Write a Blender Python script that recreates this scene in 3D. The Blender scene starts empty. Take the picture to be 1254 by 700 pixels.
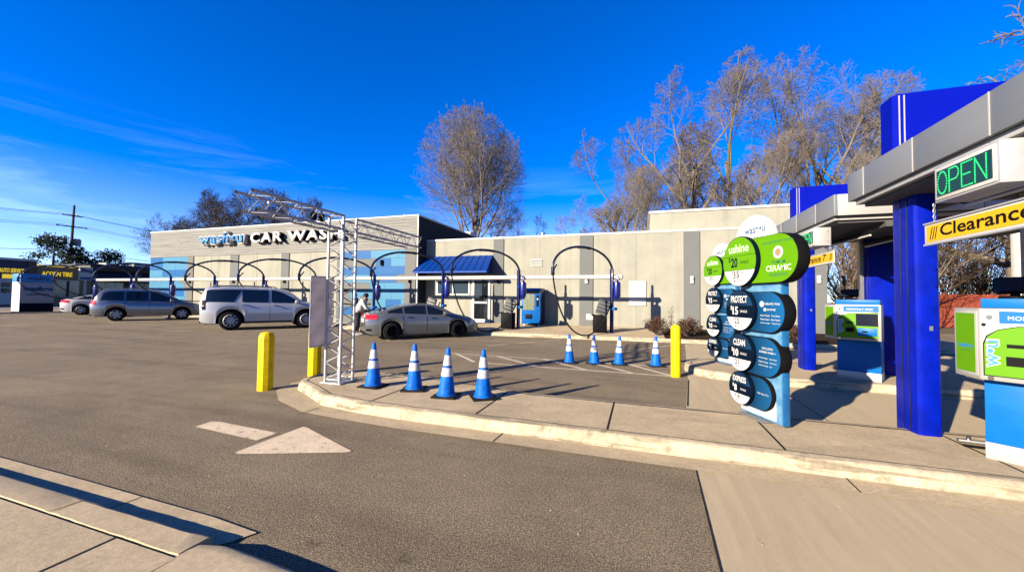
import bpy, bmesh, math, random
from mathutils import Vector, Matrix
R = math.radians
sc = bpy.context.scene
# ------------------------------------------------------------------ camera
CH = 1.6
yaw, pit, rol = R(18.5), R(1.83), R(0.7)
fw = Vector((-math.sin(yaw)*math.cos(pit), math.cos(yaw)*math.cos(pit), math.sin(pit)))
r0 = Vector((math.cos(yaw), math.sin(yaw), 0)); u0 = r0.cross(fw)
rt = r0*math.cos(rol) + u0*math.sin(rol); up = -r0*math.sin(rol) + u0*math.cos(rol)
cd = bpy.data.cameras.new('camera'); cam = bpy.data.objects.new('camera', cd)
sc.collection.objects.link(cam); sc.camera = cam
cd.sensor_width = 36; cd.lens = 36*470/1254; cd.clip_start = 0.05; cd.clip_end = 3000
m = Matrix((rt, up, -fw)).transposed().to_4x4(); m.translation = (0, 0, CH); cam.matrix_world = m
# ------------------------------------------------------------------ light
SUN_AZ, SUN_EL = R(57), R(18)          # direction the light travels, from +X; height of the sun
sl = bpy.data.lights.new('sun', 'SUN'); sl.energy = 5.0; sl.angle = R(0.5); sl.color = (1.0, 0.86, 0.66)
so = bpy.data.objects.new('sun', sl); sc.collection.objects.link(so)
ld = Vector((math.cos(SUN_AZ)*math.cos(SUN_EL), math.sin(SUN_AZ)*math.cos(SUN_EL), -math.sin(SUN_EL)))
so.rotation_euler = ld.to_track_quat('-Z', 'Y').to_euler(); so.location = (-20, -30, 20)
w = bpy.data.worlds.new('World'); sc.world = w; w.use_nodes = True
nt = w.node_tree; nt.nodes.clear()
def N(t, **k):
    n = nt.nodes.new(t)
    for a, b in k.items(): setattr(n, a, b)
    return n
sky = N('ShaderNodeTexSky', sky_type='NISHITA', sun_disc=False, sun_elevation=SUN_EL, sun_rotation=R(213), air_density=0.7, dust_density=0.0, ozone_density=6.0)
hs = N('ShaderNodeHueSaturation'); hs.inputs['Saturation'].default_value = 1.45; hs.inputs['Hue'].default_value = 0.514; hs.inputs['Value'].default_value = 1.5
tc = N('ShaderNodeTexCoord')
mp = N('ShaderNodeMapping'); mp.inputs['Scale'].default_value = (1.6, 1.6, 9.0); mp.inputs['Rotation'].default_value = (0.12, 0.10, 0.5)
n1 = N('ShaderNodeTexNoise'); n1.inputs['Scale'].default_value = 1.7; n1.inputs['Detail'].default_value = 7; n1.inputs['Roughness'].default_value = 0.62; n1.inputs['Distortion'].default_value = 0.5
cr = N('ShaderNodeValToRGB'); cr.color_ramp.elements[0].position = 0.51; cr.color_ramp.elements[1].position = 0.80
sx = N('ShaderNodeSeparateXYZ')
er = N('ShaderNodeMapRange'); er.inputs['From Min'].default_value = 0.33; er.inputs['From Max'].default_value = 0.05
mu = N('ShaderNodeMath', operation='MULTIPLY'); mu2 = N('ShaderNodeMath', operation='MULTIPLY'); mu2.inputs[1].default_value = 0.75
mx = N('ShaderNodeMix', data_type='RGBA'); mx.inputs['B'].default_value = (4.2, 6.2, 9.5, 1)
bg = N('ShaderNodeBackground'); bg.inputs['Strength'].default_value = 0.0525; ow = N('ShaderNodeOutputWorld')
L = nt.links.new
sr = N('ShaderNodeMapRange'); sr.inputs['From Min'].default_value = 0.03; sr.inputs['From Max'].default_value = 0.42; sr.inputs['To Min'].default_value = 0.92; sr.inputs['To Max'].default_value = 1.45
L(sx.outputs['Z'], sr.inputs['Value']); L(sr.outputs[0], hs.inputs['Saturation'])
L(sky.outputs[0], hs.inputs['Color']); L(tc.outputs['Generated'], mp.inputs[0]); L(mp.outputs[0], n1.inputs['Vector'])
L(n1.outputs['Fac'], cr.inputs[0]); L(tc.outputs['Generated'], sx.inputs[0]); L(sx.outputs['Z'], er.inputs['Value'])
L(cr.outputs[0], mu.inputs[0]); L(er.outputs[0], mu.inputs[1]); L(mu.outputs[0], mu2.inputs[0])
L(mu2.outputs[0], mx.inputs['Factor']); L(hs.outputs[0], mx.inputs['A']); L(mx.outputs['Result'], bg.inputs['Color']); L(bg.outputs[0], ow.inputs[0])
vs = sc.view_settings; vs.view_transform = 'Standard'; vs.look = 'None'; vs.gamma = 1; vs.exposure = 2.0; vs.use_curve_mapping = False
sc.cycles.max_bounces = 6

# ------------------------------------------------------------------ materials
KALB = 0.45       # the exposure is set for these base colours
def mat(name, col, rough=0.6, metal=0.0, var=0.0, vscale=3.0, bump=0.0, bscale=60.0, coat=0.0, emit=None, spec=0.5, col2=None, stretch=None, spots=None):
    col = tuple(v*KALB for v in col); col2 = tuple(v*KALB for v in col2) if col2 else None; spec *= .7
    m = bpy.data.materials.new(name); m.use_nodes = True
    t = m.node_tree; b = t.nodes['Principled BSDF']
    b.inputs['Base Color'].default_value = (*col, 1); b.inputs['Roughness'].default_value = rough; b.inputs['Metallic'].default_value = metal
    b.inputs['Coat Weight'].default_value = coat; b.inputs['Coat Roughness'].default_value = 0.06; b.inputs['Specular IOR Level'].default_value = spec
    if emit: b.inputs['Emission Color'].default_value = (*emit[0], 1); b.inputs['Emission Strength'].default_value = emit[1]*KALB
    c = t.nodes.new('ShaderNodeTexCoord'); vec = c.outputs['Object']
    if stretch:
        mp = t.nodes.new('ShaderNodeMapping'); mp.inputs['Scale'].default_value = stretch; t.links.new(vec, mp.inputs[0]); vec = mp.outputs[0]
    last = None
    if var or col2:
        n = t.nodes.new('ShaderNodeTexNoise'); n.inputs['Scale'].default_value = vscale; n.inputs['Detail'].default_value = 9; n.inputs['Roughness'].default_value = 0.65
        t.links.new(vec, n.inputs['Vector'])
        rp = t.nodes.new('ShaderNodeMapRange'); rp.inputs['From Min'].default_value = 0.3; rp.inputs['From Max'].default_value = 0.7
        t.links.new(n.outputs['Fac'], rp.inputs['Value'])
        x = t.nodes.new('ShaderNodeMix'); x.data_type = 'RGBA'
        x.inputs['A'].default_value = (*[v*(1-var) for v in col], 1); x.inputs['B'].default_value = (*(col2 or [min(1, v*(1+var)) for v in col]), 1)
        t.links.new(rp.outputs[0], x.inputs['Factor']); last = x.outputs['Result']
        rr = t.nodes.new('ShaderNodeMapRange'); rr.inputs['To Min'].default_value = max(0, rough-0.08); rr.inputs['To Max'].default_value = min(1, rough+0.1)
        t.links.new(n.outputs['Fac'], rr.inputs['Value']); t.links.new(rr.outputs[0], b.inputs['Roughness'])
    for (sc_, lo, hi, k) in (spots or []):      # fine speckle or stains: scale, low, high, strength
        n = t.nodes.new('ShaderNodeTexNoise'); n.inputs['Scale'].default_value = sc_; n.inputs['Detail'].default_value = 4; n.inputs['Roughness'].default_value = 0.7
        t.links.new(vec, n.inputs['Vector'])
        rp = t.nodes.new('ShaderNodeMapRange'); rp.inputs['From Min'].default_value = lo; rp.inputs['From Max'].default_value = hi
        rp.inputs['To Min'].default_value = 1-k; rp.inputs['To Max'].default_value = 1+k*0.6
        t.links.new(n.outputs['Fac'], rp.inputs['Value'])
        mm = t.nodes.new('ShaderNodeVectorMath'); mm.operation = 'SCALE'
        if last is None: mm.inputs[0].default_value = col
        else: t.links.new(last, mm.inputs[0])
        t.links.new(rp.outputs[0], mm.inputs['Scale']); last = mm.outputs[0]
    if last is not None: t.links.new(last, b.inputs['Base Color'])
    if bump:
        n = t.nodes.new('ShaderNodeTexNoise'); n.inputs['Scale'].default_value = bscale; n.inputs['Detail'].default_value = 5
        t.links.new(vec, n.inputs['Vector'])
        bp = t.nodes.new('ShaderNodeBump'); bp.inputs['Strength'].default_value = bump; bp.inputs['Distance'].default_value = 0.02
        t.links.new(n.outputs['Fac'], bp.inputs['Height']); t.links.new(bp.outputs[0], b.inputs['Normal'])
    return m
def crack_mat(m, scale, width, dark, warp=0.6):
    """adds thin cracks (edges of a warped voronoi) to a material's base colour"""
    t = m.node_tree; b = t.nodes['Principled BSDF']; src = b.inputs['Base Color'].links[0].from_socket
    c = t.nodes.new('ShaderNodeTexCoord'); n = t.nodes.new('ShaderNodeTexNoise'); n.inputs['Scale'].default_value = scale*2.3; n.inputs['Detail'].default_value = 6
    a = t.nodes.new('ShaderNodeVectorMath'); a.operation = 'MULTIPLY_ADD'; a.inputs[1].default_value = (warp/scale,)*3
    v = t.nodes.new('ShaderNodeTexVoronoi'); v.feature = 'DISTANCE_TO_EDGE'; v.inputs['Scale'].default_value = scale
    t.links.new(c.outputs['Object'], n.inputs['Vector']); t.links.new(n.outputs['Color'], a.inputs[0]); t.links.new(c.outputs['Object'], a.inputs[2]); t.links.new(a.outputs[0], v.inputs['Vector'])
    mr = t.nodes.new('ShaderNodeMapRange'); mr.inputs['From Max'].default_value = width*scale; mr.inputs['To Min'].default_value = dark; t.links.new(v.outputs['Distance'], mr.inputs['Value'])
    n2 = t.nodes.new('ShaderNodeTexNoise'); n2.inputs['Scale'].default_value = scale*0.9; t.links.new(c.outputs['Object'], n2.inputs['Vector'])
    g = t.nodes.new('ShaderNodeMapRange'); g.inputs['From Min'].default_value = 0.48; g.inputs['From Max'].default_value = 0.56; t.links.new(n2.outputs['Fac'], g.inputs['Value'])
    mxx = t.nodes.new('ShaderNodeMix'); t.links.new(g.outputs[0], mxx.inputs['Factor']); mxx.inputs[2].default_value = 1.0; t.links.new(mr.outputs[0], mxx.inputs[3])
    s = t.nodes.new('ShaderNodeVectorMath'); s.operation = 'SCALE'; t.links.new(src, s.inputs[0]); t.links.new(mxx.outputs[0], s.inputs['Scale']); t.links.new(s.outputs[0], b.inputs['Base Color'])
    return m
M = {}
M['asphalt'] = crack_mat(mat('asphalt', (.46,.365,.245), .9, var=.13, vscale=.35, bump=.8, bscale=170, spec=.25, spots=[(105, .38, .62, .85), (45, .34, .66, .40), (1.3, .3, .7, .14), (6, .3, .75, .10)]), .22, .006, .45)
def streaks(m, k, scl, lo, hi, seed):
    t = m.node_tree; b = t.nodes['Principled BSDF']; src = b.inputs['Base Color'].links[0].from_socket
    c = t.nodes.new('ShaderNodeTexCoord'); mp = t.nodes.new('ShaderNodeMapping'); mp.inputs['Scale'].default_value = scl; mp.inputs['Location'].default_value = (seed, seed*.7, 0)
    n = t.nodes.new('ShaderNodeTexNoise'); n.inputs['Scale'].default_value = 1; n.inputs['Detail'].default_value = 6; n.inputs['Roughness'].default_value = .6
    r = t.nodes.new('ShaderNodeMapRange'); r.inputs['From Min'].default_value = lo; r.inputs['From Max'].default_value = hi; r.inputs['To Min'].default_value = 1; r.inputs['To Max'].default_value = 1-k
    s = t.nodes.new('ShaderNodeVectorMath'); s.operation = 'SCALE'
    t.links.new(c.outputs['Object'], mp.inputs[0]); t.links.new(mp.outputs[0], n.inputs['Vector']); t.links.new(n.outputs['Fac'], r.inputs['Value']); t.links.new(src, s.inputs[0]); t.links.new(r.outputs[0], s.inputs['Scale']); t.links.new(s.outputs[0], b.inputs['Base Color'])
streaks(M['asphalt'], .26, (.12, 1.1, 1), .50, .66, 3.1); streaks(M['asphalt'], .38, (1.5, 1.5, 1), .66, .72, 9.4); streaks(M['asphalt'], -.22, (.25, .35, 1), .52, .70, 17.)
M['street'] = mat('street_asphalt', (.26,.21,.17), .9, var=.2, vscale=.5)
M['concrete'] = crack_mat(mat('concrete', (.75,.60,.385), .85, var=.13, vscale=1.1, bump=.30, bscale=260, spec=.25, spots=[(190, .35, .65, .22), (4, .3, .7, .12), (30, .60, .42, .12)]), .3, .004, .5)
M['broom'] = crack_mat(mat('broomed_concrete', (.71,.575,.37), .85, var=.07, vscale=.8, bump=.25, bscale=22, stretch=(12, .8, 1), spec=.25, spots=[(9, .3, .7, .07), (1.0, .3, .75, .10)]), .25, .004, .5)
M['kerb'] = mat('kerb_concrete', (.64,.535,.375), .85, var=.12, vscale=2.5, bump=.3, bscale=170, spec=.25, spots=[(14, .60, .40, .16), (190, .35, .65, .16), (2.2, .60, .42, .14)])
streaks(M['kerb'], .5, (.9, 16, 16), .52, .62, 5.0); streaks(M['kerb'], .35, (5, 5, 5), .60, .66, 11.); streaks(M['concrete'], .22, (.8, 2.5, 1), .55, .7, 2.0)
M['joint'] = mat('joint', (.035,.03,.025), .95, spec=.15)
M['line'] = mat('line_paint', (.68,.58,.43), .8, var=.2, vscale=6, spots=[(22, .30, .48, .45)])
M['arrow'] = mat('arrow_paint', (.72,.58,.40), .75, var=.14, vscale=5, spots=[(9, .34, .42, .5), (70, .3, .6, .25)])
M['beige'] = mat('beige_stucco', (.405,.40,.335), .9, spec=.15, var=.05, vscale=1.2, bump=.3, bscale=90, spots=[(.6, .3, .7, .05)])
streaks(M['beige'], .13, (3.5, 3.5, .22), .50, .68, 4.0); streaks(M['beige'], .07, (.35, .35, .6), .48, .6, 8.0)
M['pilaster'] = mat('grey_stucco', (.165,.175,.175), .9, var=.06, vscale=2, bump=.3, bscale=90)
M['coping'] = mat('white_coping', (.72,.70,.65), .5, var=.05)
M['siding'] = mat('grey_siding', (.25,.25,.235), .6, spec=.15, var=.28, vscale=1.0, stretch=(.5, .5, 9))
M['siding_shaded'] = mat('side_siding', (.035,.04,.05), .8, spec=.15, var=.1, stretch=(.6, .6, 9))  # same siding, its colour darkened for the shade on the side wall
M['mur_l'] = mat('mural_light_blue', (.06,.25,.43), .5, spec=.15, var=.06); M['mur_b'] = mat('mural_blue', (.0015,.115,.36), .5, spec=.15, var=.06); M['mur_g'] = mat('mural_grey', (.17,.175,.17), .6, spec=.15, var=.06)
M['white'] = mat('white_plastic', (.80,.79,.76), .4, var=.03); M['offwhite'] = mat('white_paint', (.70,.68,.62), .5, var=.06)
M['black'] = mat('black_plastic', (.008,.008,.010), .55, spec=.06, var=.2); M['rubber'] = mat('rubber', (.014,.014,.015), .75, spec=.15, var=.2)
M['blue'] = mat('blue_gloss_metal', (.0005,.010,.36), .38, metal=.0, var=.10, coat=.05, spec=.12, bump=.03, bscale=2, spots=[(4, .62, .42, .2), (60, .3, .42, .2)])
M['fin'] = mat('blue_fin_panel', (.0005,.007,.40), .5, spec=.08, var=.05)
M['navy'] = mat('navy_tube', (.004,.008,.05), .3, coat=.4)
M['vacblue'] = mat('vacuum_blue', (.004,.012,.19), .3, coat=.3)
M['awning'] = mat('awning_blue', (.003,.05,.30), .4, spec=.15, metal=.1, var=.08)
M['cyan'] = mat('kiosk_blue', (.003,.15,.52), .4, spec=.15, var=.10, vscale=4, stretch=(1, 1, 4))
M['vend'] = mat('vending_blue', (.003,.12,.46), .35, spec=.15, coat=.2, var=.05)
M['venddark'] = mat('vending_side', (.006,.014,.06), .4)
M['green'] = mat('lime_print', (.115,.335,.002), .45, spec=.15, var=.05); M['dgreen'] = mat('dark_green_print', (.02,.14,.10), .5)
M['cab'] = mat('cabinet_grey', (.44,.43,.41), .4, metal=.2, var=.06, bump=.03)
M['fascia'] = mat('silver_fascia', (.27,.29,.31), .42, metal=.25, var=.05, vscale=1.2, stretch=(1, .4, 3)); M['trim'] = mat('pale_trim', (.55,.55,.54), .4, metal=.2, var=.05)
M['soffit'] = mat('dark_soffit', (.08,.08,.085), .7, var=.2); M['tube'] = mat('lamp_tube', (.75,.75,.73), .3)
M['alu'] = mat('aluminium', (.60,.60,.61), .45, metal=.35, var=.08, vscale=8); M['chrome'] = mat('chrome', (.7,.7,.7), .15, metal=1)
M['rackgrey'] = mat('rack_grey', (.07,.075,.08), .5, spec=.15, var=.2, vscale=9); M['steel'] = mat('galvanised_steel', (.42,.42,.42), .45, metal=.7, var=.15, vscale=8)
M['banner'] = mat('banner_fabric', (.42,.40,.43), .85, var=.04, bump=.1, bscale=6)
t_ = M['banner'].node_tree; tb = t_.nodes.new('ShaderNodeBsdfTranslucent'); tb.inputs['Color'].default_value = (.50,.47,.52,1); tm = t_.nodes.new('ShaderNodeMixShader'); tm.inputs[0].default_value = .45
t_.links.new(t_.nodes['Principled BSDF'].outputs[0], tm.inputs[1]); t_.links.new(tb.outputs[0], tm.inputs[2]); t_.links.new(tm.outputs[0], t_.nodes['Material Output'].inputs['Surface'])
M['yellow'] = mat('yellow_paint', (.86,.60,.004), .45, spec=.15, var=.05, vscale=5, spots=[(30, .3, .42, .25), (6, .62, .46, .14)]); M['signyel'] = mat('sign_yellow', (.85,.50,.008), .5, var=.03)
M['cone'] = mat('cone_blue', (.002,.15,.72), .5, spec=.15, var=.10, spots=[(18, .58, .44, .22), (5, .6, .42, .12)]); M['reflect'] = mat('reflective_white', (.74,.74,.74), .4, var=.12, vscale=16, spots=[(9, .62, .42, .18)])
M['glass'] = mat('window_glass', (.012,.016,.022), .06, spec=.8); M['shopglass'] = mat('shop_glass', (.03,.035,.04), .08, spec=.8, var=.3, vscale=2)
M['logo'] = mat('logo_blue', (.004,.24,.66), .5); M['logodark'] = mat('logo_navy', (.01,.10,.25), .5)
M['tree'] = mat('bark', (.20,.16,.12), .95, var=.25, vscale=3); M['twig'] = mat('twig', (.19,.16,.13), .95, var=.25, vscale=.6); M['brush'] = mat('brushwood', (.13,.085,.05), .95, var=.3, vscale=.6); M['twig2'] = mat('twig_dark', (.06,.042,.03), .95, var=.25, vscale=.6)
M['needle'] = mat('needles', (.018,.035,.014), .9, var=.4, vscale=3); M['leaf'] = mat('dry_leaf', (.105,.045,.022), .9, var=.5, vscale=9)
M['mulch'] = mat('mulch', (.035,.022,.015), .95, spec=.15, var=.4, vscale=12, bump=1, bscale=60)
M['verge'] = mat('leaf_litter', (.17,.12,.075), .95, var=.35, vscale=2, bump=1, bscale=30, spots=[(20, .3, .7, .3)])
M['fence'] = mat('red_fence', (.30,.052,.022), .8, var=.15, vscale=4, stretch=(6, 6, .5))
M['brick'] = mat('brown_brick', (.17,.11,.07), .9, var=.15, vscale=4); M['tan'] = mat('tan_wall', (.33,.24,.13), .9, var=.1)
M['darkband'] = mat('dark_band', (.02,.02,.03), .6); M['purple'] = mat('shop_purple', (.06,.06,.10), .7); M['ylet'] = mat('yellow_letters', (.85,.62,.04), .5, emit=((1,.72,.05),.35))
M['mon_shaded'] = mat('monument_face_shaded', (.34,.38,.45), .5, var=.04)  # grey blue has the shade on the sign front in it
M['wood'] = mat('pole_wood', (.07,.05,.04), .9, var=.2, vscale=6)
M['c_high'] = mat('car_silver', (.36,.38,.40), .28, metal=.75, coat=.8); M['c_white'] = mat('car_white', (.70,.70,.69), .3, coat=.8)
M['c_tahoe'] = mat('car_pearl', (.68,.69,.71), .25, metal=.2, coat=.8); M['c_civic'] = mat('car_grey', (.25,.26,.27), .22, metal=.5, coat=.8)
M['red'] = mat('tail_red', (.45,.008,.01), .2, coat=.8, emit=((1,.02,.02),.25)); M['lamp'] = mat('headlamp', (.6,.62,.65), .1, coat=.5); M['under'] = mat('underbody', (.006,.006,.007), .8, spec=.15)
M['screen'] = mat('screen_dark', (.008,.012,.03), .15)
M['led'] = mat('led_green', (.02,.5,.1), .5, emit=((.03,1,.22),1.1)); M['leddim'] = mat('led_off', (.006,.05,.055), .4, var=.2)
M['skin'] = mat('skin', (.35,.2,.14), .6); M['hair'] = mat('hair', (.01,.008,.007), .8); M['hoodie'] = mat('white_hoodie', (.75,.74,.70), .9, bump=.3, bscale=9); M['trousers'] = mat('dark_trousers', (.015,.015,.02), .9)
M['rust'] = mat('rusty_red', (.3,.08,.04), .8)
def gradient_mat(name, c0, c1, x0, x1):
    """a printed colour blend along local X of the sign"""
    m = mat(name, c0, .4); c0 = [v*KALB for v in c0]; c1 = [v*KALB for v in c1]; t = m.node_tree; b = t.nodes['Principled BSDF']
    c = t.nodes.new('ShaderNodeTexCoord'); s = t.nodes.new('ShaderNodeSeparateXYZ'); r = t.nodes.new('ShaderNodeMapRange'); r.inputs['From Min'].default_value = x0; r.inputs['From Max'].default_value = x1
    x = t.nodes.new('ShaderNodeMix'); x.data_type = 'RGBA'; x.inputs['A'].default_value = (*c0, 1); x.inputs['B'].default_value = (*c1, 1)
    t.links.new(c.outputs['Object'], s.inputs[0]); t.links.new(s.outputs['X'], r.inputs['Value']); t.links.new(r.outputs[0], x.inputs['Factor']); t.links.new(x.outputs['Result'], b.inputs['Base Color'])
    return m
M['pillblue'] = gradient_mat('sign_print_blue', (.002,.020,.055), (.003,.13,.36), -.5, .12)
M['navyprint'] = mat('sign_print_navy', (.002,.008,.022), .6, spec=.05)
M['ice'] = mat('ice_print', (.02,.17,.42), .4, col2=(.25,.48,.64), vscale=5); M['iceblue'] = mat('ice_print_side', (.004,.10,.33), .4, col2=(.02,.20,.46), vscale=7)

# ------------------------------------------------------------------ mesh helpers
class MB:
    def __init__(s): s.v = []; s.f = []; s.mi = []; s.cur = 0
    def add(s, vs, fs):
        o = len(s.v); s.v.extend([tuple(p) for p in vs]); s.f.extend([tuple(i+o for i in f) for f in fs]); s.mi.extend([s.cur]*len(fs)); return s
    def box(s, x0, y0, z0, x1, y1, z1, mtx=None):
        x0, x1 = sorted((x0, x1)); y0, y1 = sorted((y0, y1)); z0, z1 = sorted((z0, z1))
        p = [Vector((x, y, z)) for x in (x0, x1) for y in (y0, y1) for z in (z0, z1)]
        if mtx: p = [mtx @ q for q in p]
        return s.add(p, [(0,1,3,2), (4,6,7,5), (0,4,5,1), (2,3,7,6), (0,2,6,4), (1,5,7,3)])
    def prism(s, poly, o, ex, ey, n, t):
        """poly (x,y) in plane (ex,ey) at o, extruded t along n (outline may be any simple polygon)"""
        o, ex, ey, n = map(Vector, (o, ex, ey, n)); k = len(poly)
        a = [o + ex*x + ey*y for x, y in poly]; b = [q + n*t for q in a]
        flip = ex.cross(ey).dot(n)*t < 0
        fs = [tuple(range(k))[::-1], tuple(range(k, 2*k))] + [(i, (i+1) % k, (i+1) % k + k, i+k) for i in range(k)]
        if flip: fs = [f[::-1] for f in fs]
        return s.add(a+b, fs)
    def tube(s, pts, r, n=8, cap=True):
        pts = [Vector(p) for p in pts]; rs = r if isinstance(r, (list, tuple)) else [r]*len(pts)
        t0 = (pts[1]-pts[0]).normalized(); a = t0.orthogonal().normalized(); vs = []
        for i, p in enumerate(pts):
            t = (pts[min(i+1, len(pts)-1)] - pts[max(i-1, 0)]).normalized()
            a = (a - t*a.dot(t)).normalized(); b = t.cross(a)
            for k in range(n):
                q = 2*math.pi*k/n; vs.append(p + (a*math.cos(q) + b*math.sin(q))*rs[i])
        fs = [(i*n+k, i*n+(k+1) % n, (i+1)*n+(k+1) % n, (i+1)*n+k) for i in range(len(pts)-1) for k in range(n)]
        if cap: fs += [tuple(range(n))[::-1], tuple(range((len(pts)-1)*n, len(pts)*n))]
        return s.add(vs, fs)
    def lathe(s, prof, c=(0,0,0), n=24, axis='z', cap=True):
        vs = []
        for r, z in prof:
            for k in range(n):
                q = 2*math.pi*k/n; a, b = r*math.cos(q), r*math.sin(q)
                vs.append(Vector(c) + Vector({'z': (a, b, z), 'y': (b, z, a), 'x': (z, a, b)}[axis]))
        fs = [(i*n+k, i*n+(k+1) % n, (i+1)*n+(k+1) % n, (i+1)*n+k) for i in range(len(prof)-1) for k in range(n)]
        if cap: fs += [tuple(range(n))[::-1], tuple(range((len(prof)-1)*n, len(prof)*n))]
        return s.add(vs, fs)
    def build(s, name, mats, parent=None, bevel=0, smooth=False, angle=35, seg=2):
        me = bpy.data.meshes.new(name); me.from_pydata(s.v, [], s.f)
        for x in (mats if isinstance(mats, list) else [mats]): me.materials.append(M[x] if isinstance(x, str) else x)
        if len(me.materials) > 1: me.polygons.foreach_set('material_index', s.mi)
        if bevel:
            bm = bmesh.new(); bm.from_mesh(me)
            es = [e for e in bm.edges if len(e.link_faces) == 2 and e.calc_face_angle(0) > R(28)]
            bmesh.ops.bevel(bm, geom=es, offset=bevel, segments=seg, affect='EDGES', profile=.5, clamp_overlap=True)
            bm.to_mesh(me); bm.free()
        if smooth or bevel:
            me.shade_smooth(); me.set_sharp_from_angle(angle=R(angle))
        me.update()
        o = bpy.data.objects.new(name, me); sc.collection.objects.link(o)
        if parent: o.parent = parent
        return o
def root(name, loc, rz, label, cat, group=None):
    o = bpy.data.objects.new(name, None); o.location = loc; o.rotation_euler = (0, 0, rz); o.empty_display_size = .2
    sc.collection.objects.link(o); return tag(o, label, cat, group)
def tag(o, label=None, cat=None, group=None, kind=None):
    for k, v in (('label', label), ('category', cat), ('group', group), ('kind', kind)):
        if v: o[k] = v
    return o
def kids(o): return [c for c in sc.collection.objects if c.parent == o]
def copy_tree(o, parent=None):
    ch = kids(o); c = o.copy(); sc.collection.objects.link(c); c.parent = parent
    for k in ch: copy_tree(k, c)
    return c
def place(proto, loc, rz, label, first):
    o = proto if first else copy_tree(proto)
    o.location = loc; o.rotation_euler = (0, 0, rz); o['label'] = label; return o
def text(name, body, mt, parent, o, ex, ey, width=None, height=None, ext=.004, bold=0.0, shear=0, space=1.0, gap=.002):
    """lettering as real mesh; o = lower left corner, ex right, ey up; out of the surface along ex x ey"""
    cu = bpy.data.curves.new(name, 'FONT'); cu.body = body; cu.extrude = .0; cu.offset = bold; cu.shear = shear; cu.space_character = space; cu.resolution_u = 3
    ob = bpy.data.objects.new('tmp', cu); sc.collection.objects.link(ob)
    dg = bpy.context.evaluated_depsgraph_get(); me = bpy.data.meshes.new_from_object(ob.evaluated_get(dg))
    bpy.data.objects.remove(ob)
    xs = [v.co.x for v in me.vertices]; ys = [v.co.y for v in me.vertices]
    w0, h0 = max(xs)-min(xs), max(ys)-min(ys)
    if width and height: sx_, sy_ = width/w0, height/h0
    elif width: sx_ = sy_ = width/w0
    else: sx_ = sy_ = height/h0
    ex, ey, o = Vector(ex), Vector(ey), Vector(o); n = ex.cross(ey)
    mnx, mny = min(xs), min(ys)
    bm = bmesh.new(); bm.from_mesh(me)
    for v in bm.verts: v.co = o + ex*((v.co.x-mnx)*sx_) + ey*((v.co.y-mny)*sy_) + n*gap
    if ext > .003:
        r = bmesh.ops.extrude_face_region(bm, geom=bm.faces[:])
        for e in r['geom']:
            if isinstance(e, bmesh.types.BMVert): e.co += n*ext
    bmesh.ops.recalc_face_normals(bm, faces=bm.faces[:])
    bm.to_mesh(me); bm.free(); me.materials.clear(); me.materials.append(M[mt]); me.name = name
    ob = bpy.data.objects.new(name, me); sc.collection.objects.link(ob); ob.parent = parent
    return ob
def circle(r, n=40, cx=0, cy=0, ry=None): return [(cx + r*math.cos(2*math.pi*k/n), cy + (ry or r)*math.sin(2*math.pi*k/n)) for k in range(n)]
def rrect(x0, y0, x1, y1, r, n=6):
    p = []
    for cx, cy, a in ((x1-r, y0+r, -90), (x1-r, y1-r, 0), (x0+r, y1-r, 90), (x0+r, y0+r, 180)):
        for k in range(n+1): p.append((cx + r*math.cos(R(a+90*k/n)), cy + r*math.sin(R(a+90*k/n))))
    return p
X, Y, Z = (1,0,0), (0,1,0), (0,0,1)
rnd = random.Random(4)

# ------------------------------------------------------------------ ground
def struct(name, b, mt, **k): return tag(b.build(name, mt, **k), kind='structure')
b = MB(); g = 40
b.add([(-900,-400,0),(900,-400,0),(900,1400,0),(-900,1400,0)], [(0,1,2,3)]); struct('asphalt_lot', b, 'asphalt')
def sheet(name, poly, z, mt): return struct(name, MB().add([(x, y, z) for x, y in poly], [tuple(range(len(poly)))]), mt)
sheet('street', [(-69,-300),(-50,-300),(-50,300),(-69,300)], .006, 'street')
sheet('street_pavement', [(-50,-300),(-48.2,-300),(-48.2,300),(-50,300)], .012, 'concrete')
sheet('verge', [(-48.2,-300),(-44.5,-300),(-44.5,19),(-48.2,19)], .010, 'verge')
sheet('ground_behind_building', [(-46,34),(400,34),(400,600),(-46,600)], .010, 'verge')
sheet('far_verge', [(9.5,27),(400,27),(400,33.99),(9.5,33.99)], .010, 'verge')
sheet('far_shop_forecourt', [(-400,-300),(-69,-300),(-69,600),(-400,600)], .008, 'street')
sheet('road', [(9.5,16.6),(400,16.6),(400,22.6),(9.5,22.6)], .006, 'street')
sheet('road_line', [(10,19.4),(400,19.4),(400,19.6),(10,19.6)], .010, 'line')
sheet('entry_lane', [(.50,-30),(60,-30),(60,15.4),(1.55,15.4),(.92,8.6),(.66,6.4),(.50,4.3),(.44,2.1)], .004, 'broom')
# joints of the concrete lane
b = MB()
def strip(b, x0, y0, x1, y1, wd, z):
    d = Vector((x1-x0, y1-y0, 0)).normalized(); q = Vector((-d.y, d.x, 0))*wd/2; p0, p1 = Vector((x0, y0, z)), Vector((x1, y1, z))
    b.add([p0-q, p1-q, p1+q, p0+q], [(0,1,2,3)])
strip(b, .50, 4.05, 60, 4.05, .012, .008); strip(b, 3.05, 4.05, 3.05, -5, .010, .008); strip(b, 2.4, 8.45, 2.4, 5.8, .012, .008); strip(b, 5.4, 8.45, 5.4, 5.8, .012, .008)
strip(b, 1.2, 11.2, 30, 11.2, .012, .008); strip(b, 4.4, 11.2, 4.4, 15.4, .012, .008); strip(b, .44, 2.1, .50, 4.05, .012, .009); strip(b, .68, 6.4, .92, 8.5, .02, .009)
struct('lane_joint', b, 'joint')

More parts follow.
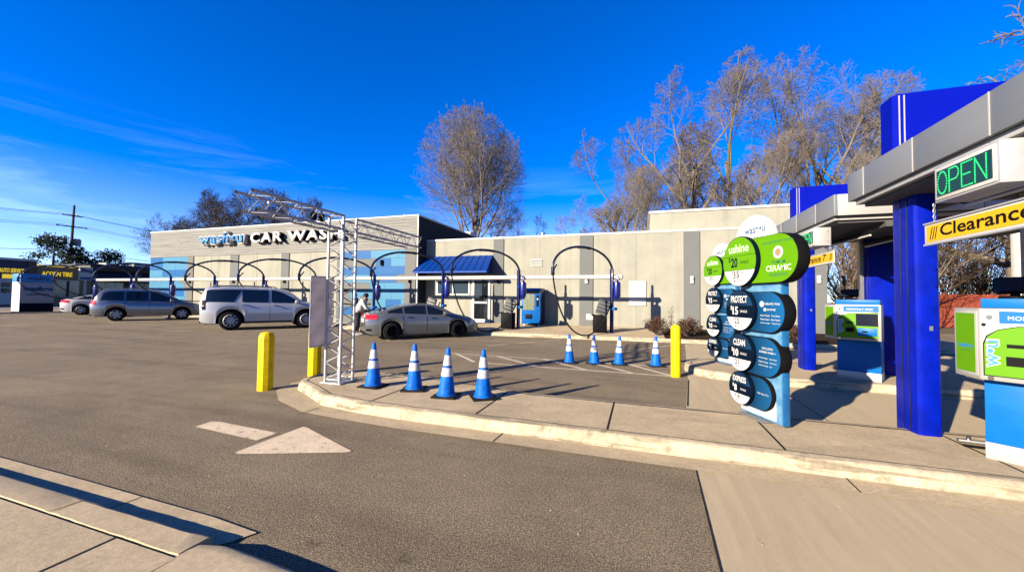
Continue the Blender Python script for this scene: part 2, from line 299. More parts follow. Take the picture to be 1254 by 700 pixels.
# kerbed slabs: an outline with a rounded kerb section, joints cut across
def offset_poly(poly, d):
    n = len(poly); out = []
    for i in range(n):
        p0, p1, p2 = (Vector((*poly[j % n], 0)) for j in (i-1, i, i+1))
        a = (p1-p0).normalized(); c = (p2-p1).normalized(); na = Vector((a.y, -a.x, 0)); nc = Vector((c.y, -c.x, 0))
        q = na+nc; l = q.length
        q = q/l if l > 1e-6 else na
        k = max(.4, q.dot(na)); out.append((p1.x + q.x*d/k, p1.y + q.y*d/k))
    return out
def kerb_slab(name, poly, h, top='concrete', kw=.15):
    """poly counter-clockwise = outer foot of the kerb"""
    prof = [(0, -.05), (-.012, .02), (-.028, h*.72), (-.045, h*.93), (-.075, h), (-kw, h+.002)]
    rings = [[(x, y, z) for x, y in offset_poly(poly, d)] for d, z in prof]
    b = MB(); n = len(poly); vs = [p for r in rings for p in r]
    b.add(vs, [(i*n+k, i*n+(k+1) % n, (i+1)*n+(k+1) % n, (i+1)*n+k) for i in range(len(rings)-1) for k in range(n)])
    o1 = struct(name+'_kerb', b, 'kerb', smooth=True, angle=50)
    inner = offset_poly(poly, -kw-.020)
    b = MB().add([(x, y, h) for x, y in inner], [tuple(range(n))]); o2 = struct(name+'_slab', b, top)
    b = MB().add([(x, y, h-.02) for x, y in offset_poly(poly, -kw+.01)], [tuple(range(n))]); struct(name+'_joint', b, 'joint')
    return o1
def arc(cx, cy, r, a0, a1, n=12, ry=None): return [(cx + r*math.cos(R(a0+(a1-a0)*k/n)), cy + (ry or r)*math.sin(R(a0+(a1-a0)*k/n))) for k in range(n+1)]
# island of the first lane (its nose on the left), then of the second lane
isl1 = [(40, 4.28), (40, 5.80), (4.2, 5.80), (0, 5.80), (-1.6, 5.80), (-3.6, 6.28)] + arc(-4.95, 5.62, .78, 82, 225, 14, ry=.80)[0:] + [(-5.0, 4.80), (-4.4, 4.46), (-3.6, 4.34), (-2.8, 4.30)]
kerb_slab('entry_island', isl1, .15)
isl2 = [(40, 8.55), (40, 10.9), (2.2, 10.9)] + arc(1.95, 9.75, 1.0, 100, 235, 12, ry=1.1) + [(1.9, 8.60), (2.6, 8.55)]
kerb_slab('second_island', isl2, .15)
# gutter pan in front of the entry island
g = offset_poly(isl1, .0); pan = [(40, 4.02), (40, 4.29)] + [(-2.8, 4.31), (-3.6, 4.35), (-4.4, 4.47), (-5.0, 4.81), (-5.5, 5.07), (-5.74, 5.5), (-5.72, 5.8), (-5.62, 6.1), (-5.85, 6.0), (-6.02, 5.45), (-5.78, 4.90), (-5.2, 4.45), (-4.4, 4.13), (-3.6, 4.06), (-2.8, 4.02)]
sheet('island_gutter', pan, .012, 'concrete')
b = MB()
for x in (-4.35, -1.55, 1.75, 4.4): strip(b, x, 4.02, x+.02, 4.36, .012, .016)
struct('gutter_joint', b, 'joint')
b = MB()
for x in (-3.55, -1.95, -.35, 1.35, 3.15, 4.9):
    b.box(x-.010, 4.45, .05, x+.010, 5.66, .1535)
for x in (-4.35, -1.55, 1.75, 4.4):      # joint in the kerb itself
    pass
struct('island_joint', b, 'joint')
# nearest pavement, bottom left, with its kerb and gutter
NZ = .07
pv = [(-40,-6), (-2.56,-6), (-2.56,1.548), (-40,1.548)]
sheet('near_pavement', pv, NZ, 'concrete')
b = MB(); prof = [(1.772, -.03), (1.768, .02), (1.760, NZ*.75), (1.748, NZ*.95), (1.728, NZ+.004), (1.572, NZ+.002), (1.570, 0)]
rk = random.Random(6); xs = [-40 + 36*(k/12)**.5 for k in range(12)] + [-4 + 1.42*k/18 for k in range(19)]
b.add([(x, y + rk.uniform(-.003,.003), z + (rk.uniform(-.002,.002) if z > .05 else 0)) for x in xs for y, z in prof], [(q*7+i, q*7+i+1, q*7+i+8, q*7+i+7) for q in range(len(xs)-1) for i in range(6)] + [tuple(range((len(xs)-1)*7, len(xs)*7))]); struct('near_kerb', b, 'concrete', smooth=True, angle=18)
b = MB(); n_ = 12                                    # rounded block that carries the kerb on to the right
prof = [(.0, -.03), (-.008, .03), (-.022, .060), (-.05, .074), (-.11, .078), (-.40, .074), (-1.2, .07)]
rows = [(-2.575 + 1.93*k/n_, 1.755 - .035*(k/n_*2.2)**2 - (.03 if k == 0 else 0), 1.0 - .35*(k/n_)**2 - (.12 if k == 0 else 0)) for k in range(n_+1)]
b.add([(x, y0+dy, z*kz) for x, y0, kz in rows for dy, z in prof], [(q*7+i, q*7+i+1, q*7+i+8, q*7+i+7) for q in range(n_) for i in range(6)] + [tuple(range(7))[::-1]]); struct('dropped_kerb', b, 'concrete', smooth=True, angle=30)
sheet('near_joint', [(-40,1.546), (-2.5,1.546), (-2.5,1.576), (-40,1.576)], NZ-.03, 'joint')
sheet('near_gutter', [(-40,1.74), (-2.58,1.74), (-2.50,1.83), (-2.44,1.955), (-2.9,1.985), (-3.6,1.99), (-4.5,2.0), (-40,2.02)], .010, 'concrete')
b = MB()
for x in (-8.0, -6.3, -4.7, -3.14): strip(b, x, -5, x+.02, 1.547, .016, NZ+.003)
strip(b, -3.72, 1.775, -3.70, 1.985, .010, .014); strip(b, -40, -.1, -2.56, -.1, .014, NZ+.003)
for x in (-5.3, -3.9): strip(b, x, 1.575, x+.01, 1.728, .010, NZ+.008)
struct('pavement_joint', b, 'joint')
# walkway in front of the building, rising slightly to the wall, and the planting bed
b = MB(); kw = [(-14, 15.25), (-8, 15.25), (0.8, 15.6), (11.0, 16.2)]
prof = [(0,-.03), (.01,.03), (.03,.11), (.06,.14), (.10,.15)]
vs = [(x, y+dy, z) for x, y in kw for dy, z in prof]
b.add(vs, [(j*5+i+1, j*5+i, j*5+i+5, j*5+i+6) for j in range(3) for i in range(4)]); struct('walkway_kerb', b, 'kerb', smooth=True)
sheet_v = [(-14, 15.35, .15), (-8, 15.35, .15), (0.9, 15.70, .15), (0.9, 19.45, .28), (-14, 19.45, .28)]
struct('walkway', MB().add(sheet_v, [(0,1,2,3,4)]), 'concrete')
struct('walkway_end', MB().add([(9.0, 16.17, .15), (11, 16.3, .15), (11, 22.6, .2), (9.0, 22.6, .2)], [(0,1,2,3)]), 'concrete')
b = MB(); nx, ny = 60, 24; r2 = random.Random(2)
b.add([(0.9+8.1*i/nx, 15.72+.5*(i/nx)+3.75*j/ny - .5*(i/nx)*(j/ny), .14 + .13*j/ny + r2.uniform(-.015,.045)) for i in range(nx+1) for j in range(ny+1)], [(i*(ny+1)+j, (i+1)*(ny+1)+j, (i+1)*(ny+1)+j+1, i*(ny+1)+j+1) for i in range(nx) for j in range(ny)])
struct('mulch_bed', b, 'mulch')
b = MB()
for x in (-10.5, -7.6, -4.9, -2.2): b.add([(x-.006, 15.37 if x < -8 else 15.37+(x+8)*.04, .154), (x+.006, 15.37 if x < -8 else 15.37+(x+8)*.04, .154), (x+.106, 19.4, .282), (x+.094, 19.4, .282)], [(0,1,2,3)])
struct('walkway_joint', b, 'joint')
# painted lines
b = MB()
strip(b, -3.6, 8.78, .62, 8.78, .085, .0055); strip(b, -5.2, 9.95, .60, 9.95, .07, .0055)
for x0, x1 in ((-5.0,-3.9), (-3.75,-2.3), (-2.45,-1.15), (-1.3,-.15), (-.25,.62)): strip(b, x0, 9.95, x1, 8.80, .10, .0095)
d57 = Vector((math.cos(R(57)), math.sin(R(57)), 0))
for k in range(10):
    x = 1.2 - 4.05*k
    for t in range(3): strip(b, x - d57.x*(3.6-1.3*t), 15.0 - d57.y*(3.6-1.3*t), x - d57.x*(2.8-1.3*t), 15.0 - d57.y*(2.8-1.3*t), .085, .0055)
struct('stall_lines', b, 'line')
b = MB(); b.add([(x, y, .0055) for x, y in ((-5.10,3.24), (-4.0,3.17), (-3.99,3.42), (-5.02,3.47), (-5.12,3.44))], [(0,1,2,3,4)])
b.add([(x, y, .0055) for x, y in ((-3.90,2.86), (-3.83,2.84), (-2.86,3.24), (-2.82,3.29), (-3.82,3.68), (-3.90,3.69))], [(0,1,2,3,4,5)])
struct('lane_arrow', b, 'arrow')
# patch of worn concrete edge, small grit and leaves on the asphalt
b = MB(); r3 = random.Random(9)
for _ in range(90):
    x, y = r3.uniform(-8, 1.5), r3.uniform(2.1, 4.4) if r3.random() < .6 else r3.uniform(6.3, 9)
    s = r3.uniform(.002, .005); b.box(x-s, y-s, .003, x+s*r3.uniform(.5,1.5), y+s, .004+s)
tag(b.build('grit', 'kerb'), kind='stuff'); 

# ------------------------------------------------------------------ car wash building
YL, YT = 19.4, 18.55; XC = -11.75; XW = -34.7; XE = 7.35; ZL = 4.80; ZT = 6.12
bld = root('car_wash_building', (0,0,0), 0, 'long beige single storey car wash with grey pilasters and a taller sided wing', 'building')
b = MB(); b.box(XC, YL, 0, XE, 33, ZL); b.box(XW, YT, 0, XC, 33, 4.32); b.build('wall', 'beige', bld)
b = MB(); b.box(XC-.01, YL-.03, ZL, XE+.04, 33.04, ZL+.10); b.box(XW-.05, YT-.06, ZT, XC+.05, 33.05, ZT+.09); b.build('coping', 'coping', bld, bevel=.012)
b = MB(); b.box(.48, 21.4, ZL+.1, XE-.3, 31, 6.14); b.build('upper_wall', 'beige', bld)
b = MB(); b.box(.42, 21.34, 6.14, XE-.24, 31.06, 6.26); b.build('coping', 'coping', bld, bevel=.012)
# siding: boards of .2 m, each stepped out at its foot
b = MB(); z = 4.30; k = 0; r4 = random.Random(3)
while z < ZT-.01:
    h = min(.165, ZT-z); x = XW
    while x < XC:
        x2 = min(XC, x + r4.uniform(3.0, 4.5)); o = r4.uniform(-.004, .006)
        b.add([(x, YT-.045+o, z), (x2-.006, YT-.045+o, z), (x2-.006, YT-.02+o, z+h), (x, YT-.02+o, z+h), (x, YT+.05, z), (x2, YT+.05, z)], [(0,1,2,3), (0,4,5,1)]); x = x2
    z += h
b.box(XW+.01, YT-.01, 4.3, XC-.02, 33, ZT); b.build('siding', 'siding', bld)
b = MB(); b.box(XC-.03, YT-.07, .2, XC+.03, YT+.02, ZT+.0); b.build('corner_trim', 'coping', bld)
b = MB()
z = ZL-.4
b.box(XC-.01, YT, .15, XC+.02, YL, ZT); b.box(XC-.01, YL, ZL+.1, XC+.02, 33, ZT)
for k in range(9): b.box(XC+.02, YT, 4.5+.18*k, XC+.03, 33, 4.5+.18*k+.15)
b.build('side_siding', 'siding_shaded', bld)
for x0, x1 in ((-7.56,-6.98), (-2.90,-2.24), (1.90,2.58), (6.93,7.40)):
    b = MB(); b.box(x0, YL-.05, .12, x1, YL+.01, ZL-.02); b.build('pilaster', 'pilaster', bld)
for x0, x1 in ((-30.6,-29.95), (-26.3,-25.55), (-21.75,-21.1), (-17.3,-16.8), (-12.55,-11.85)):
    b = MB(); b.box(x0, YT-.05, .12, x1, YT+.01, 4.28); b.build('pilaster', 'mur_g' if x0 > -13 or x0 < -30 else 'pilaster', bld)
# grooves between the stucco panels
b = MB()
for x in (-28.2, -23.9, -19.4): b.box(x, YT-.003, .2, x+.03, YT+.01, 4.28)
for x in (-5.0, -.2, 4.6): b.box(x, YL-.002, .2, x+.012, YL+.01, ZL)
b.build('panel_joint', 'pilaster', bld)
# mural of staggered colour blocks
r5 = random.Random(12)
for x0, x1 in ((XW+.05, -30.6), (-16.8, -12.55)):
    b = MB(); z = 4.28; row = 0
    while z > .3:
        x = x0 - (row % 2)*.5
        while x < x1:
            wd = r5.choice((1.0, 1.4, 1.9)); a, c = max(x, x0), min(x+wd, x1)
            if c-a > .05: b.cur = r5.choice((0, 0, 1, 0, 2, 1)) if row else (1 if int(x*1.3) % 3 == 0 else 0); b.box(a, YT-.02, z-.47, c-.01, YT+.01, z-.01)
            x += wd
        z -= .47; row += 1
    b.build('mural', ['mur_l', 'mur_b', 'mur_g'], bld)
# lettering on the siding, standing off the wall so that it casts its shadow
yl = YT - .34
bb = MB()
text('logo_return', 'wash\u2022u', 'coping', bld, (-28.95, yl+.0, 4.95), X, Z, width=4.30, height=.90, ext=.30, bold=.06, space=1.12, gap=-.28)
text('logo_lettering', 'wash\u2022u', 'logo', bld, (-28.83, yl-.062, 5.05), X, Z, width=4.06, height=.70, ext=.02, bold=.02, space=1.12)
for word, x, wd in (('CAR', -24.05, 2.72), ('WASH', -20.9, 4.15)):
    text('lettering', word, 'white', bld, (x, yl, 4.98), X, Z, width=wd, height=.66, ext=.06, bold=.03, space=1.15)
    text('letter_shadow_return', word, 'black', bld, (x, yl+.24, 4.98), X, Z, width=wd, height=.66, ext=.24, bold=.03, space=1.15)  # black returns behind the words, standing in for their shadow
# awning, window and door of the low wing
b = MB(); x0, x1, x0b, x1b = -11.55, -7.62, -11.75, -7.42; yA, zA, yB, zB = YL-.03, 3.92, YL-1.35, 2.98
b.add([(x0, yA, zA), (x1, yA, zA), (x1b, yB, zB), (x0b, yB, zB), (x0, yA, zB), (x1, yA, zB), (x0b, yB, zB-.08), (x1b, yB, zB-.08), (x1, yA, zB-.08), (x0, yA, zB-.08)],
      [(0,3,2,1), (0,4,3), (1,2,5), (3,6,7,2), (6,9,8,7), (2,7,8,5), (3,4,9,6)])
for k in range(12):
    t = k/11; xa, xb = x0+(x1-x0)*t, x0b+(x1b-x0b)*t
    b.tube([(xa, yA, zA+.012), (xb, yB, zB+.012)], .018, 4)
b.build('awning', 'awning', bld)
wn = MB().box(-11.0, YL-.05, 1.75, -8.95, YL-.002, 2.72).build('window', 'white', bld)
b = MB()
for xa, xb in ((-10.93,-10.02), (-9.94,-9.02)): b.box(xa, YL-.062, 1.82, xb, YL-.052, 2.65)
b.build('pane', 'glass', wn)
dr = MB().box(-8.78, YL-.06, .27, -7.72, YL-.002, 2.72).build('door', 'white', bld)
b = MB(); b.box(-8.66, YL-.072, 1.40, -7.84, YL-.061, 2.6); b.box(-8.66, YL-.072, .45, -7.84, YL-.061, 1.30); b.build('pane', 'glass', dr)
MB().box(-7.90, YL-.11, 1.25, -7.87, YL-.075, 1.5).build('handle', 'chrome', dr)
b = MB(); b.cur = 1; b.box(-5.45, YL-.01, 3.30, -4.86, YL-.002, 3.66); b.cur = 0
for k in range(4): b.add([(-5.47, YL-.06, 3.29+.1*k), (-4.84, YL-.06, 3.29+.1*k), (-4.84, YL-.01, 3.355+.1*k), (-5.47, YL-.01, 3.355+.1*k)], [(0,1,2,3)])
b.build('vent_louvre', ['offwhite', 'black'], bld)
b = MB(); b.box(-.52, YL-.05, 1.32, .26, YL-.002, 2.50); b.build('utility_panel', 'offwhite', bld, bevel=.008)
b = MB(); b.box(-2.55, YL-.07, .58, -2.22, YL-.052, .86); b.build('outlet_cover', 'offwhite', bld, bevel=.006)
for x, yw in ((-7.25, YL), (-2.55, YL), (2.25, YL), (7.1, YL), (-12.2, YT), (-17.0, YT), (-21.4, YT), (-25.9, YT), (-30.2, YT), (-14.1, YT)):
    z = 2.55 if x > -14 or x < -15 else 3.55
    b = MB(); b.box(x-.07, yw-.13, z-.16, x+.07, yw-.05, z+.16); b.box(x-.05, yw-.17, z-.02, x+.05, yw-.13, z+.12); b.build('wall_lamp', 'white' if x > -3 else 'black', bld, bevel=.01)
b = MB(); b.lathe([(.12,0),(.12,.55),(.17,.58),(.17,.68),(.11,.72),(.10,.95),(.16,.97),(.16,1.05),(.02,1.1)], (-6.1, 24.5, 4.85), 14); b.build('flue', 'steel', bld, smooth=True)
for x, y, r, h, z in ((-22.2, 22, .09, .35, ZT), (-17.8, 21, .22, .38, ZT), (-13.4, 19.6, .035, .42, ZT), (2.9, 24, .07, .4, 6.2)):
    b = MB(); b.lathe([(r*.6,0),(r*.6,h*.55),(r,h*.6),(r,h*.85),(r*.3,h)], (x, y, z+.02), 14); b.build('roof_vent', 'coping', bld, smooth=True)
b = MB(); b.box(-12.6, 25.5, ZT, -11.8, 26.4, ZT+.32); b.build('roof_hatch', 'coping', bld)

# ------------------------------------------------------------------ trees
def inside(p, blobs, k):
    for x, y, z, rx, rz in blobs:
        if ((p.x-x)**2 + (p.y-y)**2)/(rx*k)**2 + ((p.z-z)/(rz*k))**2 < 1: return True
    return False
def grow(trunk, twigs, rn, p, d, ln, r, lev, P_):
    n = P_['seg'][lev]; pts = [p.copy()]; rs = [r]; q = p.copy(); dd = d.copy()
    endr = r*P_['taper'][lev]
    blobs = P_.get('env')
    for i in range(n):
        if blobs and lev >= 1 and i >= (3 if lev == 1 else 1) and not inside(q, blobs, 1.0 if lev > 1 else .97): rs[-1] = max(P_['minr']*.6, rs[-1]*.5); break
        j = P_['wob'][lev]; dd = (dd + Vector((rn.uniform(-j, j), rn.uniform(-j, j), rn.uniform(-j, j))) + Vector((0, 0, P_['trop'][lev]))).normalized()
        q = q + dd*ln/n; pts.append(q.copy()); rs.append(r + (endr-r)*(i+1)/n)
    n0 = n; n = len(pts)-1
    if n < 1: return
    last = lev == len(P_['seg'])-1
    (twigs if lev >= P_['tw'] else trunk).tube(pts, rs, 3 if lev >= P_['tw'] else (8 if lev == 0 else 5 if lev == 1 else 4), cap=False)
    if last: return
    k = max(2, round(P_['num'][lev]*(n/n0)**.5)) if lev else P_['num'][lev]
    for c in range(k):
        t = P_['start'][lev] + (1-P_['start'][lev])*(c + rn.random())/k; t = min(t, 1)
        i = min(int(t*n), n-1); fpos = t*n-i; o = pts[i].lerp(pts[i+1], fpos); rr = rs[i] + (rs[i+1]-rs[i])*fpos
        ax = (pts[i+1]-pts[i]).normalized(); pr = ax.orthogonal().normalized(); pr.rotate(Matrix.Rotation(c*2.4 + rn.uniform(-.5,.5), 3, ax))
        an = R(P_['ang'][lev] + rn.uniform(-12, 12)); nd = ax*math.cos(an) + pr*math.sin(an)
        l2 = ln*P_['ratio'][lev]*(rn.uniform(.8, 1.12))*(1.15-.5*t if lev else P_.get('prof', (1, 0))[0] - P_.get('prof', (1, 0))[1]*t)
        grow(trunk, twigs, rn, o, nd, l2, max(rr*P_['rr'][lev], P_['minr']), lev+1, P_)
def tree_mesh(seed, H, P_):
    a, b_ = MB(), MB(); rn = random.Random(seed)
    grow(a, b_, rn, Vector((0,0,-.2)), Vector((rn.uniform(-.08,.08), rn.uniform(-.08,.08), 1)), H*P_['h0'], H*P_['r0'], 0, P_)
    top = max(v[2] for v in b_.v); k = H/top if not P_.get('env') else 1; kx = k*P_.get('sx', 1); print('tree', seed, H, round(top, 1), 'width', round((max(v[0] for v in b_.v)-min(v[0] for v in b_.v))*kx, 1), len(b_.f))
    for q in (a, b_): q.v = [(x*kx, y*kx, z*k) for x, y, z in q.v]
    return a, b_
ELM = dict(env=[(0,0,15.4,7.0,9.3), (0,0,11.5,7.4,6.5)], prof=(1.15,.35), seg=(7,7,5,4,3), num=(20,12,10,8), start=(.24,.2,.15,.1), ang=(38,36,38,40), ratio=(.80,.42,.52,.58), rr=(.50,.50,.5,.5), taper=(.3,.25,.3,.4,.5), wob=(.05,.14,.2,.25,.3), trop=(.05,.13,.05,.03,.01), tw=3, minr=.013, h0=.72, r0=.017)
RAG = dict(env=[(-4.3,1,17,3.6,4.0), (-1.2,-1,20.2,3.7,4.2), (3.4,1,18.6,4.0,4.6), (5.2,-2,13.8,3.1,3.4), (-5.8,-1,12.2,2.8,2.8), (.6,3,14.5,3.4,3.8), (0,-3,12,3,3.2)], seg=(7,8,6,4,3), num=(11,12,11,10), start=(.22,.38,.25,.1), ang=(36,44,40,44), ratio=(.95,.34,.50,.5), rr=(.62,.45,.5,.5), taper=(.35,.25,.3,.4,.5), wob=(.09,.16,.25,.3,.35), trop=(.05,.09,.06,.03,.0), tw=3, minr=.013, h0=.62, r0=.017)
RAG2 = dict(RAG); RAG2['env'] = [(0,0,21.0,5.8,5.2), (4.8,1,18.2,5.0,4.8), (-4.4,-1,18.0,4.4,4.8), (5.6,0,12.6,3.4,2.8), (-2,2,13,4.0,4), (1.5,-3,12,4,3.4), (-5.6,0,11.5,2.6,2.4)]
SPR = dict(ELM); SPR.update(env=[(-4,0,11.5,6,4.6), (4,1,12.5,6,5.0), (0,0,15.2,4.6,4.6), (0,-2,9.5,8,3.0)], ang=(52,38,38,40), num=(15,13,10,7), h0=.62, trop=(.03,.06,.03,.0,.0), wob=(.08,.22,.26,.28,.3), minr=.016, start=(.3,.2,.15,.1))
WIDE = dict(seg=(5,8,6,4,3), num=(8,13,9,8), start=(.4,.2,.15,.1), ang=(52,42,40,42), ratio=(1.1,.42,.46,.5), rr=(.6,.5,.5,.5), taper=(.5,.22,.3,.4,.5), wob=(.08,.2,.28,.3,.35), trop=(.03,.02,.0,-.01,-.02), tw=3, minr=.020, h0=.40, r0=.026)
SHR = dict(seg=(3,4,4,3), num=(9,9,8), start=(.05,.1,.1), ang=(35,35,36), ratio=(1.0,.55,.5), rr=(.6,.5,.5), taper=(.5,.3,.3,.4), wob=(.15,.2,.3,.3), trop=(.02,.04,.03,.0), tw=2, minr=.008, h0=.5, r0=.012)
protos = {}
def tree(key, seed, H, P_, loc, rz, s, label, grp='bare trees behind the car wash', tw='twig', sz=None):
    first = key not in protos
    if first:
        o = root('bare_tree', loc, rz, label, 'tree', grp)
        a, b_ = tree_mesh(seed, H, P_); a.build('trunk', 'tree', o, smooth=True, angle=60); b_.build('crown', tw, o)
        protos[key] = o
    else:
        o = copy_tree(protos[key]); o.location = loc; o.rotation_euler = (0, 0, rz); o['label'] = label; o['group'] = grp
    o.scale = (s, s, sz or s); return o
T1 = 'bare trees behind the car wash'
tree('elm', 5, 24, ELM, (-19.3, 41, 0), .3, .96, 'tall rounded bare elm standing alone behind the shaded side wall of the taller wing')
tree('spr', 51, 20, SPR, (-77, 45, 0), .5, .84, 'spreading bare tree with a low left crown behind the taller wing', tw='twig2')
tree('spr', 0, 0, 0, (-64.5, 46, 0), 2.4, 1.06, 'spreading bare tree whose top rises over the blue logo on the roof', tw='twig2')
tree('spr', 0, 0, 0, (-54.5, 48, 0), 4.4, 1.02, 'spreading bare tree seen through the left truss beam')
tree('rag', 21, 24, RAG, (4.6, 39, 0), 0, .96, 'ragged bare tree with three rising limbs, left of the tallest ones')
tree('rag', 0, 0, 0, (9.0, 43, 0), 1.8, 1.06, 'bare tree with a narrow crown in the middle of the tall row')
tree('rag2', 33, 26, RAG2, (13.9, 40, 0), .6, .90, 'tallest bare tree, its top nearly reaching the upper edge of the sky')
tree('rag2', 0, 0, 0, (18.8, 42, 0), 3.3, .82, 'bare tree leaning right above the farther blue roof fin')
tree('rag', 0, 0, 0, (-2.6, 40, 0), 4.0, .74, 'small bare tree at the left end of the tall row')
tree('wide', 11, 20, WIDE, (22.5, 33, 0), 1.2, .84, 'wide bare tree rising behind the nearer blue roof fin', tw='twig')
tree('wide', 0, 0, 0, (22.0, 28, 0), 3.7, .90, 'gnarled bare tree over the hanging yellow clearance board')
tree('rag2', 0, 0, 0, (1.5, 47, 0), 1.9, .66, 'bare tree half hidden behind the raised roof block')
tree('rag', 0, 0, 0, (10.8, 50, 0), 3.0, .80, 'bare tree deep behind the tall row')
tree('rag', 0, 0, 0, (-13.4, 45, 0), 1.1, .52, 'low bare tree right of the rounded elm, behind the flue')
tree('wide', 0, 0, 0, (-24.5, 46, 0), 5.1, .60, 'low bare tree left of the rounded elm')
for k, (x, y, z, lb) in enumerate(((-4.6, 37, .46, 'low bare tree between the flue and the raised roof block'), (.6, 36, .50, 'bushy bare tree touching the left end of the raised roof block'), (4.2, 45, .62, 'dense bare tree above the middle of the raised roof block'),
                                   (8.0, 40, .52, 'dense bare tree behind the raised roof block, right of its middle'), (11.5, 37, .58, 'dense bare tree above the header of the nearer price sign'), (16.5, 36, .52, 'low bare tree just left of the farther blue roof fin'))):
    tree('rag2' if k % 3 else 'rag', 0, 0, 0, (x, y, 0), 2.1*k+.4, z*1.02, lb)
# thicket behind the lanes on the right
sl = [('thin bare sapling behind the second pay kiosk', 14.2, 27.5), ('bare sapling just left of the nearer blue column', 15.6, 30), ('brown bush at the right end of the low wing', 12.4, 29), ('tangled bush above the red fence', 22, 38), ('bare bush right of the nearer blue column', 19.5, 35.5), ('dense bush behind the red fence post', 25, 36), ('brown bush beside the pale lamp post', 26.5, 35), ('bush at the right edge of the picture', 31, 36), ('low bush behind the second island kiosk', 17.5, 36), ('bush left of the far clearance board', 10.4, 34)]
for k, (lb, x, y) in enumerate(sl):
    tree('shrub', 44, 8, SHR, (x, y, 0), k*1.7, .95 + .25*((k*7) % 5)/4, lb, 'undergrowth right of the car wash', 'brush')
r6 = random.Random(8)
b = MB()
for k in range(70):
    x, y = r6.uniform(11, 60), r6.uniform(37, 56); h = r6.uniform(5, 11)
    for j in range(26):
        a = r6.uniform(0, 6.28); c = r6.uniform(.05, .5); p = Vector((x, y, r6.uniform(0, .4)*h)); q = p + Vector((math.cos(a)*c*h*.7, math.sin(a)*c*h*.7, h*r6.uniform(.2, .7)))
        b.tube([p, (p+q)/2 + Vector((r6.uniform(-.3,.3), r6.uniform(-.3,.3), 0)), q], [.035, .025, .012], 3, cap=False)
        for i in range(5):
            s = p.lerp(q, r6.uniform(.3, 1)); b.tube([s, s + Vector((r6.uniform(-1,1), r6.uniform(-1,1), r6.uniform(.2,1.2)))], [.014, .007], 3, cap=False)
tag(b.build('far_thicket', 'brush'), 'far brown wood seen as one mass behind the lanes on the right', 'wood', kind='stuff')

def needle_tree(name, loc, H, Wd, seed, label, n=2600):
    o = root(name, loc, 0, label, 'tree', 'evergreens behind the shops'); rn = random.Random(seed)
    b = MB().tube([(0,0,-.1), (0,0,H*.5), (.1,0,H*.93)], [.25,.16,.04], 7); b.build('trunk', 'wood', o)
    b = MB()
    for _ in range(26):
        z = H*rn.uniform(.25, .85); a = rn.uniform(0, 6.28); r_ = Wd*(1-z/H)*.9; b.tube([(0,0,z), (r_*math.cos(a), r_*math.sin(a), z+.4)], [.06,.02], 4)
    clumps = []
    for _ in range(70):
        z = H*rn.uniform(.2, .98)**.9; a = rn.uniform(0, 6.28); r_ = Wd*((1-(z/H)**2.2)**.6+.10)*rn.uniform(.5, 1); clumps.append(Vector((r_*math.cos(a), r_*math.sin(a), z)))
    b.cur = 0
    for _ in range(n):
        c = rn.choice(clumps); p = c + Vector((rn.gauss(0,.45), rn.gauss(0,.45), rn.gauss(0,.28)))
        d = Vector((rn.uniform(-1,1), rn.uniform(-1,1), rn.uniform(-.4,1))).normalized()*rn.uniform(.2,.4); e = d.orthogonal().normalized()*.09
        b.add([p-e, p+e, p+d+e*.4, p+d-e*.4], [(0,1,2,3)])
    b.build('crown', 'needle', o)
needle_tree('pine_tree', (-86, 33.6, 0), 10.4, 3.4, 1, 'tallest dark pine, right behind the utility pole')
needle_tree('pine_tree', (-86, 36.4, 0), 8.8, 2.6, 2, 'middle dark pine above the tyre shop roof')
needle_tree('pine_tree', (-84, 39.2, 0), 8.7, 3.0, 3, 'rightmost dark pine above the shop roofs')

# ------------------------------------------------------------------ red fence, lamp post, road side things on the right
fr = root('board_fence', (16.5, 33, 0), 0, 'red wooden board fence in front of the wood on the right', 'fence')
b = MB(); r7 = random.Random(1)
for k in range(90):
    h = 2.2 + r7.uniform(-.02,.02); b.box(k*.15, r7.uniform(-.01,0), .04, k*.15+.14, .03, h)
b.build('boards', 'fence', fr)
for k in range(6): MB().box(k*2.4+.02, .03, 0, k*2.4+.12, .13, 2.3).build('post', 'fence', fr)
b = MB().box(0, .031, .4, 13.4, .08, .5); b.box(0, .031, 1.7, 13.4, .08, 1.8); b.build('rail', 'fence', fr)
lp = root('lamp_post', (14.0, 20.4, 0), 0, 'pale square post at the right edge, behind the clearance board', 'lamp post')
MB().box(-.15, -.15, .5, .15, .15, 4.7).build('post', 'offwhite', lp, bevel=.02)
b = MB().lathe([(.3,0),(.3,.5),(.26,.55)], n=16); b.build('footing', 'concrete', lp)

